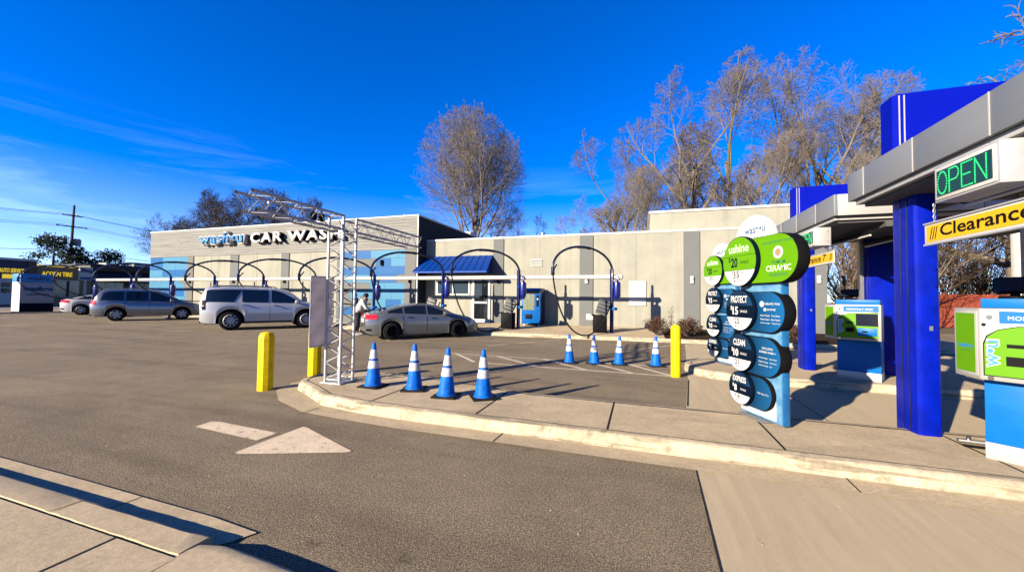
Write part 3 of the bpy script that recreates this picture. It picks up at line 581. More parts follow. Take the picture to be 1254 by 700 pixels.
# ------------------------------------------------------------------ vacuum stations
def make_vac(long_hose=True):
    o = root('vacuum_station', (0,0,0), 0, '', 'vacuum station', 'vacuum arches along the walkway')
    b = MB().box(-.06, -.06, .02, .06, .06, 2.74); b.build('post', 'vacblue', o, bevel=.012)
    b = MB().box(-.16, -.16, 0, .16, .16, .025)
    for x in (-.12,.12):
        for y in (-.12,.12): b.lathe([(.018,.02),(.018,.06)], (x, y, 0), 6)
    b.build('base_plate', 'vacblue', o)
    pts = [(-1.73 + 1.78*math.cos(R(a)), 0, 2.52 + .98*math.sin(R(a))**.9 if a < 170 else 2.52 + .98*math.sin(R(a))) for a in [2+176*k/30 for k in range(31)]]
    a = MB().tube([(.05,0,2.1)] + pts, .046, 8); ar = a.build('boom_arm', 'navy', o, smooth=True)
    b = MB()
    for q in (8, 14, 20, 26): p = pts[q]; b.lathe([(.05,-.02),(.05,.02)], p, 8, axis='x')
    b.tube([(pts[15][0]-.45, 0, pts[15][2]-.09), (pts[15][0], 0, pts[15][2]-.05), (pts[15][0]+.3, 0, pts[15][2]-.07)], .012, 5)
    b.build('clamp', 'black', ar)
    b = MB().box(-3.56, -.04, 2.30, -3.44, .04, 2.62); b.tube([(-3.46,0,2.5), (-3.30,0,2.72)], .03, 6); b.build('nozzle_holder', 'navy', o, bevel=.01)
    P0, P1, P2, P3 = Vector((-3.5,0,2.35)), (Vector((-3.15,.02,-.15)) if long_hose else Vector((-3.3,0,1.7))), (Vector((-1.2,-.05,-.85)) if long_hose else Vector((-1.9,0,1.0))), Vector((-.16,-.05,1.2))
    hp = [P0*(1-t)**3 + P1*3*t*(1-t)**2 + P2*3*t*t*(1-t) + P3*t**3 for t in [k/28 for k in range(29)]]
    MB().tube(hp, .030, 8).build('hose', 'rubber', o, smooth=True)
    b = MB().lathe([(.04,1.40),(.08,1.43),(.135,1.55),(.15,1.62),(.15,2.08),(.135,2.16),(.06,2.20),(.05,2.36)], (.13,-.17,0), 20); b.build('canister', 'vacblue', o, smooth=True)
    b = MB().box(-.09, -.20, .98, .12, -.055, 1.10); b.box(-.11, -.11, 1.9, .1, -.055, 1.98); b.build('bracket', 'cyan', o, bevel=.01)
    b = MB().tube([(.14,-.22,2.3), (.14,-.18,2.42), (.09,.05,2.45)], .05, 8); b.build('elbow', 'navy', o, smooth=True)
    return o
vac = make_vac(); vac2 = make_vac(False)
vx = [-1.15, -5.3, -9.2, -13.25, -17.2, -21.1, -25.2, -29.3, -33.4, -37.6]
vlab = ['vacuum arch nearest the planting bed, rightmost of the row', 'vacuum arch beside the blue vending machine', 'vacuum arch in front of the blue awning and grey saloon',
        'vacuum arch in front of the blue mural, just right of the truss', 'vacuum arch seen behind the truss tower and grey banner', 'vacuum arch behind the windscreen of the pearl white suv',
        'vacuum arch behind the rear window of the pearl white suv', 'vacuum arch at the left end of the sided wing, above the silver suv bonnet', 'vacuum arch behind the silver suv roof', 'leftmost vacuum arch, beside the washing company sign']
VY = 16.8
for i, (x, l) in enumerate(zip(vx, vlab)): place(vac if i < 3 else vac2, (x, VY, .165 if x > -13 else .01), R(57), l, i in (0, 3))
pp = root('vacuum_pipe', (-1.15, VY+.12, .16), 0, 'long white overhead suction pipe joining all vacuum arches', 'pipe')
b = MB(); b.tube([(-36.6,.02,2.40), (.26,.02,2.40)], .095, 16); b.build('pipe', 'offwhite', pp, smooth=True)
b = MB()
for x in vx:
    MB().lathe([(.112,-.10),(.112,.10)], (x+1.15+.12, .02, 2.40), 16, axis='x').build('coupling', 'offwhite', pp, smooth=True)
    if x > -37: MB().lathe([(.105,-.03),(.105,.03)], (x+1.15-1.9, .02, 2.40), 16, axis='x').build('coupling', 'offwhite', pp, smooth=True)
MB().lathe([(.115,.24),(.115,.42),(.07,.45)], (0,.02,2.40), 16, axis='x').build('end_cap', 'offwhite', pp, smooth=True)
def make_bin():
    o = root('mat_rack_bin', (0,0,0), 0, '', 'waste bin', 'bins with mat racks beside the vacuum arches')
    b = MB().box(-.34, -.24, .05, .24, .24, .78); b.build('bin', 'black', o, bevel=.03)
    b = MB(); mt = Matrix.Translation((-.02,0,.80)) @ Matrix.Rotation(R(17), 4, 'Y')
    b.box(-.24,-.27,0,.24,-.23,.62, mt); b.build('rack_panel', 'rackgrey', o, bevel=.008)
    b = MB()
    for k in range(4): b.box(-.24,-.29,.04+.15*k,.24,-.27,.055+.15*k, mt)
    b.build('mat_clip', 'steel', o)
    b = MB().box(-.40,-.26,.74,-.28,.1,.80); b.build('lid_flap', 'black', o)
    return o
bn = make_bin()
for i, (x, l) in enumerate(((-1.58, 'black bin with slanted grey mat rack left of the rightmost vacuum arch'), (-5.72, 'black bin with slanted grey mat rack left of the vending machine'),
                             (-9.75, 'black bin with mat rack half hidden behind the grey saloon roof'), (-13.8, 'black bin with mat rack behind the boot of the grey saloon'))):
    place(bn, (x, VY-.05, .16), R(4), l, i == 0)

# ------------------------------------------------------------------ vending machine
vm = root('vending_machine', (-5.62, 18.35, .255), 0, 'bright blue snack vending machine against the beige wall', 'vending machine')
MB().box(0, .04, .08, .96, .92, 1.86).build('cabinet', 'venddark', vm, bevel=.01)
MB().box(0, 0, .10, .96, .038, 1.86).build('front_panel', 'vend', vm, bevel=.008)
MB().box(.08, -.012, .78, .66, -.002, 1.56).build('display_window', mat('snack_window', (.33,.32,.2), .2, col2=(.08,.16,.12), vscale=9), vm)
MB().box(.04, -.014, 1.58, .90, -.002, 1.72).build('header', 'black', vm)
b = MB(); b.box(.20, -.018, .34, .55, -.002, .56); b.build('delivery_flap', 'black', vm, bevel=.005)
b = MB(); b.box(.76, -.02, .95, .88, -.002, 1.5); b.build('coin_panel', 'navyprint', vm); MB().box(.79, -.024, 1.28, .85, -.021, 1.36).build('keypad', 'white', vm)
b = MB()
for x in (.08,.82): b.box(x, .05, 0, x+.07, .15, .08); b.box(x, .75, 0, x+.07, .85, .08)
b.build('foot', 'white', vm)

# ------------------------------------------------------------------ cars
def lerp_tab(tab, x):
    if x <= tab[0][0]: return tab[0][1]
    for (a, va), (c, vc) in zip(tab, tab[1:]):
        if x <= c: t = (x-a)/(c-a); return va + (vc-va)*t
    return tab[-1][1]
def smooth_tab(tab, x, h=.07): return sum(lerp_tab(tab, x+d*h) for d in (-1.5,-1,-.5,0,.5,1,1.5))/7
def car(name, label, cat, paint, S, loc, head, scale=1.0):
    o = root(name, loc, head, label, cat)
    o.scale = (scale,)*3
    Lh, W2 = S['L']/2, S['W']/2; top = lambda x: smooth_tab(S['top'], x); belt = lambda x: smooth_tab(S['belt'], x, .12)
    def hw(x):
        xs = Lh*.62; k = max(0, (abs(x)-xs)/(Lh-xs)); return W2*(1 - .24*k**2.6)
    def zb(x):
        z = S['clear'] + max(0, (abs(x)-Lh*.86)/(Lh*.14))**2*.10
        for xa in S['axle']:
            d = abs(x-xa); Ra = S['wr']*1.2
            if d < Ra: z = max(z, S['wr'] + math.sqrt(max(0, Ra*Ra-d*d)))
        return z
    def sec(x):
        w_, z0, zs, zt = hw(x), zb(x), belt(x), top(x); zt = max(zt, zs+.02); z0 = min(z0, zs-.1)
        wb = w_*.94; wr = wb - S['tumble']*(zt-zs) - min(.05, zt-zs)
        zm = z0 + .5*(zs-z0)
        fl = .012 if any(abs(x-xa) < S['wr']*1.25 for xa in S['axle']) else 0
        return [(w_*.955+fl, z0), (w_*.985+fl, min(z0+.10, zm)), (w_+fl*.3, max(zm, z0+.02)), (w_*.985, zs-.06), (wb, zs), (wr, zs+(zt-zs)*.90), (wr*.82, zs+(zt-zs)*.985), (wr*.42, zs+(zt-zs)*.998), (0, zt)]
    xs = sorted(set([round(-Lh + i*(2*Lh)/104, 4) for i in range(105)] + [round(xa+s*S['wr']*1.2, 4) for xa in S['axle'] for s in (-1, -.97, .97, 1)]))
    b = MB(); nv = 17; rows = []
    for x in xs:
        s = sec(x); rows.append([(x, -y, z) for y, z in s] + [(x, y, z) for y, z in s[-2::-1]])
    vs = [p for r_ in rows for p in r_]
    fs = [(i*nv+k, (i+1)*nv+k, (i+1)*nv+k+1, i*nv+k+1) for i in range(len(xs)-1) for k in range(nv-1)]
    fs += [tuple(range(nv)), tuple(range((len(xs)-1)*nv, len(xs)*nv))[::-1]]
    b.add(vs, [f[::-1] for f in fs]); b.build('body', paint, o, smooth=True, angle=42)
    b = MB(); b.box(-Lh*.93, -W2*.74, S['clear']-.03, Lh*.93, W2*.74, S['clear']+.35)
    for xa in S['axle']: b.box(xa-S['wr']*1.2, -W2*.74, .3, xa+S['wr']*1.2, W2*.74, S['wr']*2.2)
    b.build('underbody', 'under', o)
    def sidept(x, z, off, sgn):
        s = sec(x)
        for (ya, za), (yc, zc) in zip(s[:6], s[1:6]):
            if z <= zc or (yc, zc) == s[5]:
                t = (z-za)/max(1e-4, zc-za); return (x, sgn*(ya+(yc-ya)*t+off), z)
        return (x, sgn*(s[0][0]+off), z)
    def sidepatch(nm, mt, xl, xr, zlo, zhi, sl_l=0, sl_r=0, off=.006, both=True, n=14, m=4, par=o, bev=False):
        r_ = []
        for sgn in ((-1, 1) if both else (-1,)):
            b = MB(); vs = []
            for i in range(n+1):
                for j in range(m+1):
                    v = j/m; x = xl+(xr-xl)*i/n; lo, hi = (zlo(x) if callable(zlo) else zlo), (zhi(x) if callable(zhi) else zhi); hi = max(hi, lo+.002)
                    z = lo+(hi-lo)*v; x2 = x + (sl_l*(1-i/n) + sl_r*i/n)*v*(hi-lo); vs.append(sidept(x2, z, off, sgn))
            fs = [(i*(m+1)+j, (i+1)*(m+1)+j, (i+1)*(m+1)+j+1, i*(m+1)+j+1) for i in range(n) for j in range(m)]
            b.add(vs, fs if sgn < 0 else [f[::-1] for f in fs]); r_.append(b.build(nm, mt, par, smooth=True))
        return r_
    rail = lambda x: belt(x) + (top(x)-belt(x))*.90 - .045
    for (xl, xr, a, c) in S['glass']: sidepatch('window', 'glass', xl, xr, lambda x: belt(x)+.035, rail, a, c, off=.007)
    def toppatch(nm, xa, xb, wf=.80, n=10):
        b = MB(); vs = []
        for i in range(n+1):
            x = xa+(xb-xa)*i/n; s = sec(x); dz = (top(x+.02)-top(x-.02))/.04; nn = Vector((-dz, 0, 1)).normalized()*.008; wr = s[5][0]
            for j in range(9):
                t = -1+2*j/8; y = t*wr*wf; ay = abs(y)
                pts = [(s[8][0], s[8][1]), (s[7][0], s[7][1]), (s[6][0], s[6][1]), (s[5][0], s[5][1])]; z = s[8][1]
                for (ya, za), (yc, zc) in zip(pts, pts[1:]):
                    if ya <= ay <= yc: z = za+(zc-za)*(ay-ya)/max(1e-4, yc-ya)
                vs.append((x+nn.x, y, z+nn.z))
        b.add(vs, [(i*9+j, (i+1)*9+j, (i+1)*9+j+1, i*9+j+1) for i in range(n) for j in range(8)]); return b.build(nm, 'glass', o, smooth=True)
    toppatch('windscreen', *S['ws']); toppatch('rear_window', *S['rw'])
    # lamps, seams, handles, mirrors
    for p in S.get('tail', []): sidepatch('tail_lamp', 'red', *p, off=.012, n=8)
    for p in S.get('head', []): sidepatch('headlamp', 'lamp', *p, off=.010, n=6)
    for p in S.get('taildark', []): sidepatch('lamp_cover', 'black', *p, off=.010, n=8)
    for x in S['seam']: sidepatch('door_seam', 'under', x-.008, x+.008, S['clear']+.12, lambda x: belt(x)+.02, off=.003, n=1, m=6)
    if S.get('clad'): sidepatch('sill_trim', S['clad'][1], S['axle'][0]+S['wr']*1.2, S['axle'][1]-S['wr']*1.2, S['clear']+.01, S['clad'][0], off=.014, n=10)
    if S.get('strip'): sidepatch('side_moulding', S['strip'][3], S['strip'][0], S['strip'][1], S['strip'][2], S['strip'][2]+.05, off=.012, n=10)
    for x in S['handle']:
        for sgn in (-1, 1):
            z = belt(x)-.09; p = sidept(x, z, .02, sgn); b = MB().box(x-.10, p[1]-.012, z-.013, x+.09, p[1]+.014, z+.014); b.build('door_handle', S.get('hmat', paint), o, bevel=.006)
    for sgn in (-1, 1):
        x = S['mirror']; p = sidept(x, belt(x)+.03, 0, sgn); b = MB().box(x-.06, p[1], p[2]-.01, x+.10, p[1]+sgn*.20, p[2]+.14); b.build('mirror', paint, o, bevel=.035, seg=3)
    if S.get('rails'):
        for sgn in (-1, 1):
            xa, xb, zo = S['rails']; b = MB(); b.tube([(x, sgn*sec(x)[5][0]*.92, top(x)+zo*(0 if x in (xa, xb) else 1)) for x in (xa, xa+.15, (xa+xb)/2, xb-.15, xb)], .022, 6); b.build('roof_rail', S.get('railmat', 'steel'), o, smooth=True)
    # rear: plate, bumper cut, emblem bar; front grille
    xr_ = -Lh; b = MB().box(xr_-.012, -.26, S['plate'], xr_+.02, .26, S['plate']+.15); b.build('number_plate', 'white', o, bevel=.004)
    b = MB().box(xr_-.006, -W2*.66, S['clear']+.02, xr_+.03, W2*.66, S['clear']+.12); b.build('bumper_trim', 'black', o)
    b = MB().box(Lh-.03, -W2*.55, S['clear']+.14, Lh+.008, W2*.55, S['belt'][-1][1]-.02); b.build('grille', 'black', o, bevel=.01)
    # wheels
    wr = S['wr']; wd = .105
    for xa in S['axle']:
        for sgn in (-1, 1):
            yc = sgn*(W2-.10-.012)
            wh = MB().lathe([(wr*.55,-wd*.6),(wr*.55,wd*.6)], (xa, yc, wr), 24, axis='y').build('wheel', 'under', o)
            b = MB().lathe([(wr*.64,-wd),(wr*.86,-wd*1.02),(wr*.97,-wd*.8),(wr,-wd*.45),(wr,wd*.45),(wr*.97,wd*.8),(wr*.86,wd*1.02),(wr*.64,wd)], (xa, yc, wr), 36, axis='y', cap=False); b.build('tyre', 'rubber', wh, smooth=True)
            b = MB(); yo = yc + sgn*wd*.93
            b.lathe([(wr*.60, -.02),(wr*.67,.0),(wr*.67,.012),(wr*.61,.016),(wr*.60,-.06)], (xa, yo, wr), 36, axis='y', cap=False)
            b.lathe([(wr*.15,-.03),(wr*.15,.012),(wr*.08,.018)], (xa, yo-sgn*.006, wr), 14, axis='y')
            ns = S['spokes']
            for k in range(ns):
                a = 2*math.pi*k/ns + .3; ca, sa = math.cos(a), math.sin(a); tw = wr*S['spw']
                p = [(ca*wr*.1 - sa*tw, sa*wr*.1 + ca*tw), (ca*wr*.62 - sa*tw*.75, sa*wr*.62 + ca*tw*.75), (ca*wr*.62 + sa*tw*.75, sa*wr*.62 - ca*tw*.75), (ca*wr*.1 + sa*tw, sa*wr*.1 - ca*tw)]
                b.prism(p, (xa, yo-.012, wr), X, Z, Y, .018)
            b.build('rim', S['rim'], wh, smooth=True, angle=30)
    return o
SUV = dict(L=4.69, W=1.83, wr=.355, axle=(-1.36, 1.35), clear=.27, tumble=.20, plate=.80,
  top=[(-2.345,.88),(-2.30,1.02),(-2.20,1.28),(-2.02,1.60),(-1.85,1.685),(-1.2,1.72),(-.2,1.73),(.35,1.69),(.65,1.58),(1.05,1.28),(1.32,1.10),(1.7,1.04),(2.1,.93),(2.30,.76),(2.345,.66)],
  belt=[(-2.345,.86),(-2.2,1.08),(-1.6,1.10),(.8,1.03),(1.3,1.00),(2.1,.82),(2.345,.62)],
  glass=[(-1.98,-1.08,.28,0),(-1.0,-.12,0,0),(-.02,.98,0,-.9)], ws=(.56,1.24), rw=(-2.28,-2.04), tail=[(-2.335,-2.13,.88,1.12)], head=[(2.02,2.30,.66,.80)], seam=(-1.04,-.07,1.05), handle=(-.80,.18), mirror=.86,
  rails=(-1.9,.1,.05), strip=(-.98,1.0,.52,'steel'), spokes=6, spw=.16, rim='alu', clad=None)
FULL = dict(L=5.18, W=2.04, wr=.425, axle=(-1.52, 1.43), clear=.31, tumble=.11, plate=.92,
  top=[(-2.59,1.02),(-2.58,1.20),(-2.55,1.5),(-2.50,1.80),(-2.40,1.885),(-1.2,1.915),(.2,1.90),(.62,1.82),(.92,1.62),(1.22,1.33),(1.40,1.255),(1.9,1.23),(2.35,1.18),(2.54,1.08),(2.59,.88)],
  belt=[(-2.59,1.0),(-2.5,1.20),(-1.6,1.21),(.9,1.17),(1.4,1.15),(2.4,1.10),(2.59,.84)],
  glass=[(-2.42,-1.42,.10,.55),(-1.12,-.12,0,0),(-.02,1.12,0,-.85)], ws=(.72,1.34), rw=(-2.565,-2.47), tail=[(-2.585,-2.52,.98,1.3)], taildark=[(-2.52,-2.40,.90,1.32)], head=[(2.3,2.56,.88,1.06)], seam=(-1.28,-.07,1.17), handle=(-.98,.14), mirror=1.0,
  rails=(-2.2,.2,.05), hmat='chrome', spokes=10, spw=.075, rim='alu', clad=(.38,'black'))
SAL = dict(L=4.63, W=1.80, wr=.335, axle=(-1.38, 1.32), clear=.20, tumble=.34, plate=.66,
  top=[(-2.315,.78),(-2.28,.93),(-2.18,1.01),(-1.85,1.07),(-1.45,1.20),(-.95,1.335),(-.45,1.405),(0,1.415),(.35,1.375),(.7,1.25),(1.05,1.06),(1.25,.98),(1.7,.90),(2.1,.77),(2.27,.62),(2.315,.52)],
  belt=[(-2.315,.76),(-2.1,.95),(-1.4,1.00),(.8,.91),(1.2,.885),(2.0,.70),(2.315,.48)],
  glass=[(-1.55,-.98,.5,0),(-.90,-.05,0,0),(.03,.92,0,-1.0)], ws=(.50,1.14), rw=(-1.74,-1.02), tail=[(-2.30,-1.92,.80,.97)], head=[(1.86,2.24,.56,.70)], taildark=[(-2.30,-2.12,.36,.44)], seam=(-.94,-.01,1.02), handle=(-.75,.2), mirror=.72,
  spokes=5, spw=.15, rim='black', clad=None)
SAL2 = dict(SAL); SAL2.update(rim='alu', spokes=7, spw=.1)
C1 = car('parked_car', 'grey four door saloon with black wheels parked nose to the walkway, boot end sunlit', 'car', 'c_civic', SAL, (-8.45, 13.66, 0), R(48), .965)
C2 = car('parked_car', 'big pearl white suv with dark windows and chrome spoked wheels', 'car', 'c_tahoe', FULL, (-17.45, 14.27, 0), R(56), 1.03)
C3 = car('parked_car', 'silver suv with roof rails left of the pearl white one', 'car', 'c_high', SUV, (-28.85, 15.55, 0), R(61), 1.07)
C4 = car('parked_car', 'white saloon mostly hidden behind the silver suv, only its boot showing', 'car', 'c_white', SAL2, (-38.6, 18.4, 0), R(58), 1.12)

# ------------------------------------------------------------------ cones
def make_cone():
    o = root('traffic_cone', (0,0,0), 0, '', 'traffic cone', 'blue and white traffic cones')
    H = .71; rr = lambda z: .128 - (.128-.026)*(z-.03)/(H-.03)
    MB().box(-.18,-.18,0,.18,.18,.028).build('base', 'rubber', o, bevel=.012)
    MB().lathe([(.145,.026),(.135,.045)] + [(rr(z), z) for z in (.05,.2,.4,.6,.69)] + [(.022,H),(.012,H-.01)], n=28, cap=False).build('body', 'cone', o, smooth=True)
    for z0, z1 in ((.30,.42),(.455,.60)): MB().lathe([(rr(z0)+.0015,z0),(rr(z0)+.003,z0+.004),(rr(z1)+.003,z1-.004),(rr(z1)+.0015,z1)], n=28, cap=False).build('reflective_band', 'reflect', o, smooth=True)
    return o
cn = make_cone()
cl = [((-4.09,5.22,.152), 'cone on the kerbed island closest to the truss tower', 0), ((-3.36,5.27,.152), 'second cone from the truss tower on the kerbed island', 20), ((-2.70,5.09,.152), 'third cone from the truss tower on the kerbed island', 8), ((-2.16,5.20,.152), 'cone on the kerbed island farthest from the truss tower', 35),
      ((-1.69,9.65,0), 'cone on the asphalt, leftmost of the far four', 12), ((-1.08,9.77,0), 'cone on the asphalt striped by the truss shadow, second of the far four', 40), ((-.50,9.89,0), 'cone on the asphalt, third of the far four', 5), ((.36,9.99,0), 'cone on the asphalt just left of the tall yellow bollard', 25)]
for i, (p, l, a) in enumerate(cl):
    c = place(cn, p, R(a), l, i == 0); c.scale = (1, 1, 1+.012*((i*5) % 3-1))
    for q in kids(c):
        if q.name.startswith(('body', 'reflective')): q.rotation_euler = (R(1.2*((i*7) % 3-1)), R(1.0*((i*4) % 3-1)), R(40*i))

# ------------------------------------------------------------------ bollards
def bollard(loc, H, r, label, rz=0, octa=False):
    o = root('bollard', loc, rz, label, 'bollard', 'yellow bollards')
    n = 10 if octa else 28
    MB().lathe([(r,-.05),(r,H-r*.9),(r*.93,H-r*.5),(r*.72,H-r*.18),(r*.35,H-.008),(.01,H)], n=n).build('sleeve', 'yellow', o, smooth=True, angle=25 if octa else 40)
    if not octa: MB().lathe([(r+.003,H-.20),(r+.003,H-.17)], n=28, cap=False).build('ring', 'yellow', o)
bollard((-6.03,4.90,0), .985, .118, 'faceted yellow bollard standing alone on the asphalt at the left', R(14), True)
bollard((-6.19,6.09,0), .98, .118, 'yellow bollard half hidden under the grey banner', R(14), True)
bollard((.71,8.78,0), 1.09, .100, 'smooth yellow bollard at the end of the second island')

# ------------------------------------------------------------------ truss gantry
tx0, tx1, ty0, ty1 = -5.0, -4.7, 5.15, 5.45
tr = root('truss_gantry', (tx0, ty0, .152), 0, 'aluminium lattice truss tower with an arm reaching out on each side', 'truss')
s_ = .30; H_ = 2.80; rc = .024
for x in (0, s_):
    for y in (0, s_): MB().tube([(x,y,.02),(x,y,H_)], rc, 10).build('upright', 'alu', tr, smooth=True)
def lattice(nm, p0, p1, e1, n, par):
    """zigzag bracing between two parallel chords p0->p1 and the same + e1"""
    b = MB(); p0, p1, e1 = Vector(p0), Vector(p1), Vector(e1); pts = []
    for k in range(n+1): pts.append(p0.lerp(p1, k/n) + (e1 if k % 2 else Vector()))
    b.tube(pts, .0075, 5)
    for k in range(n): b.tube([pts[k], pts[k+1]], .0075, 5)
    for q in ((p0, p1) if nm != 'arm_bracing' else (p0,)): b.tube([q, q+e1], .0085, 5)
    return b.build(nm, 'alu', par, smooth=True)
for p, e in (((0,0), (s_,0,0)), ((0,s_), (s_,0,0)), ((0,0), (0,s_,0)), ((s_,0), (0,s_,0))): lattice('tower_bracing', (*p, .06), (*p, H_-.24), e, 18, tr)
MB().box(-.06,-.06,0,s_+.06,s_+.06,.018).build('base_plate', 'alu', tr, bevel=.004)
for y0, y1 in ((0,-1.60), (s_, 2.40)):
    hz = .24
    for x in (0, s_):
        for z in (H_-.01, H_-hz):
            yy = y1 + (0 if z > H_-.1 else (.12 if y1 > 0 else .06)*(-1 if y1 > 0 else 1)); MB().tube([(x,y0,z),(x,yy,z)], rc*.85, 8).build('arm_chord', 'alu', tr, smooth=True); MB().lathe([(rc*.87,-.006),(rc*.87,.006)], (x, yy, z), 8, axis='y').build('end_shade', 'black', tr)  # black discs added to darken the sunlit chord ends
    n = 9 if y1 < 0 else 11
    for x in (0, s_): lattice('arm_bracing', (x,y0,H_-hz), (x,y1,H_-hz), (0,0,hz-.01), n, tr)
    lattice('arm_bracing', (0,y0,H_-.01), (0,y1,H_-.01), (s_,0,0), n, tr); lattice('arm_bracing', (0,y0,H_-hz), (0,y1,H_-hz), (s_,0,0), n, tr)
for y in (-.32, -.48):
    b = MB().lathe([(.02,.02),(.045,0),(.05,-.09),(.035,-.10)], (s_/2,y,H_-.06), 12); b.tube([(s_/2,y,H_-.05),(s_/2,y,H_+.01)], .012, 5); b.build('spot_lamp', 'black', tr, smooth=True)
for y, z in ((-1.30, H_-.24), (-1.36, H_-.12)): MB().box(s_-.016, y-.018, z-.018, s_+.016, y+.018, z+.018).build('coupler', 'white', tr, bevel=.008)
bnr = root('banner', (-5.10, 4.88, .152), 0, 'plain grey vertical banner hanging beside the truss tower', 'banner')
b = MB(); nz_ = 30; ny_ = 10
vs = [(.02 + .010*math.sin(j*.55)*math.sin(i*.8) + .004*math.sin(j*1.7), i*.50/ny_, .60+1.17*j/nz_ + .012*(i/ny_)) for i in range(ny_+1) for j in range(nz_+1)]
vs += [(x+.004, y, z) for x, y, z in vs]; k2 = (ny_+1)*(nz_+1)
fs = [(i*(nz_+1)+j, i*(nz_+1)+j+1, (i+1)*(nz_+1)+j+1, (i+1)*(nz_+1)+j) for i in range(ny_) for j in range(nz_)]
b.add(vs, fs + [tuple(q+k2 for q in f[::-1]) for f in fs]); b.build('fabric', 'banner', bnr, smooth=True)
b = MB()
for z in (.615, 1.765): b.tube([(.022, -.01, z), (.022, .54, z+.01)], .011, 6)
b.tube([(.022,-.004,.60),(.022,-.004,1.78)], .008, 6); b.build('frame', 'alu', bnr, smooth=True)

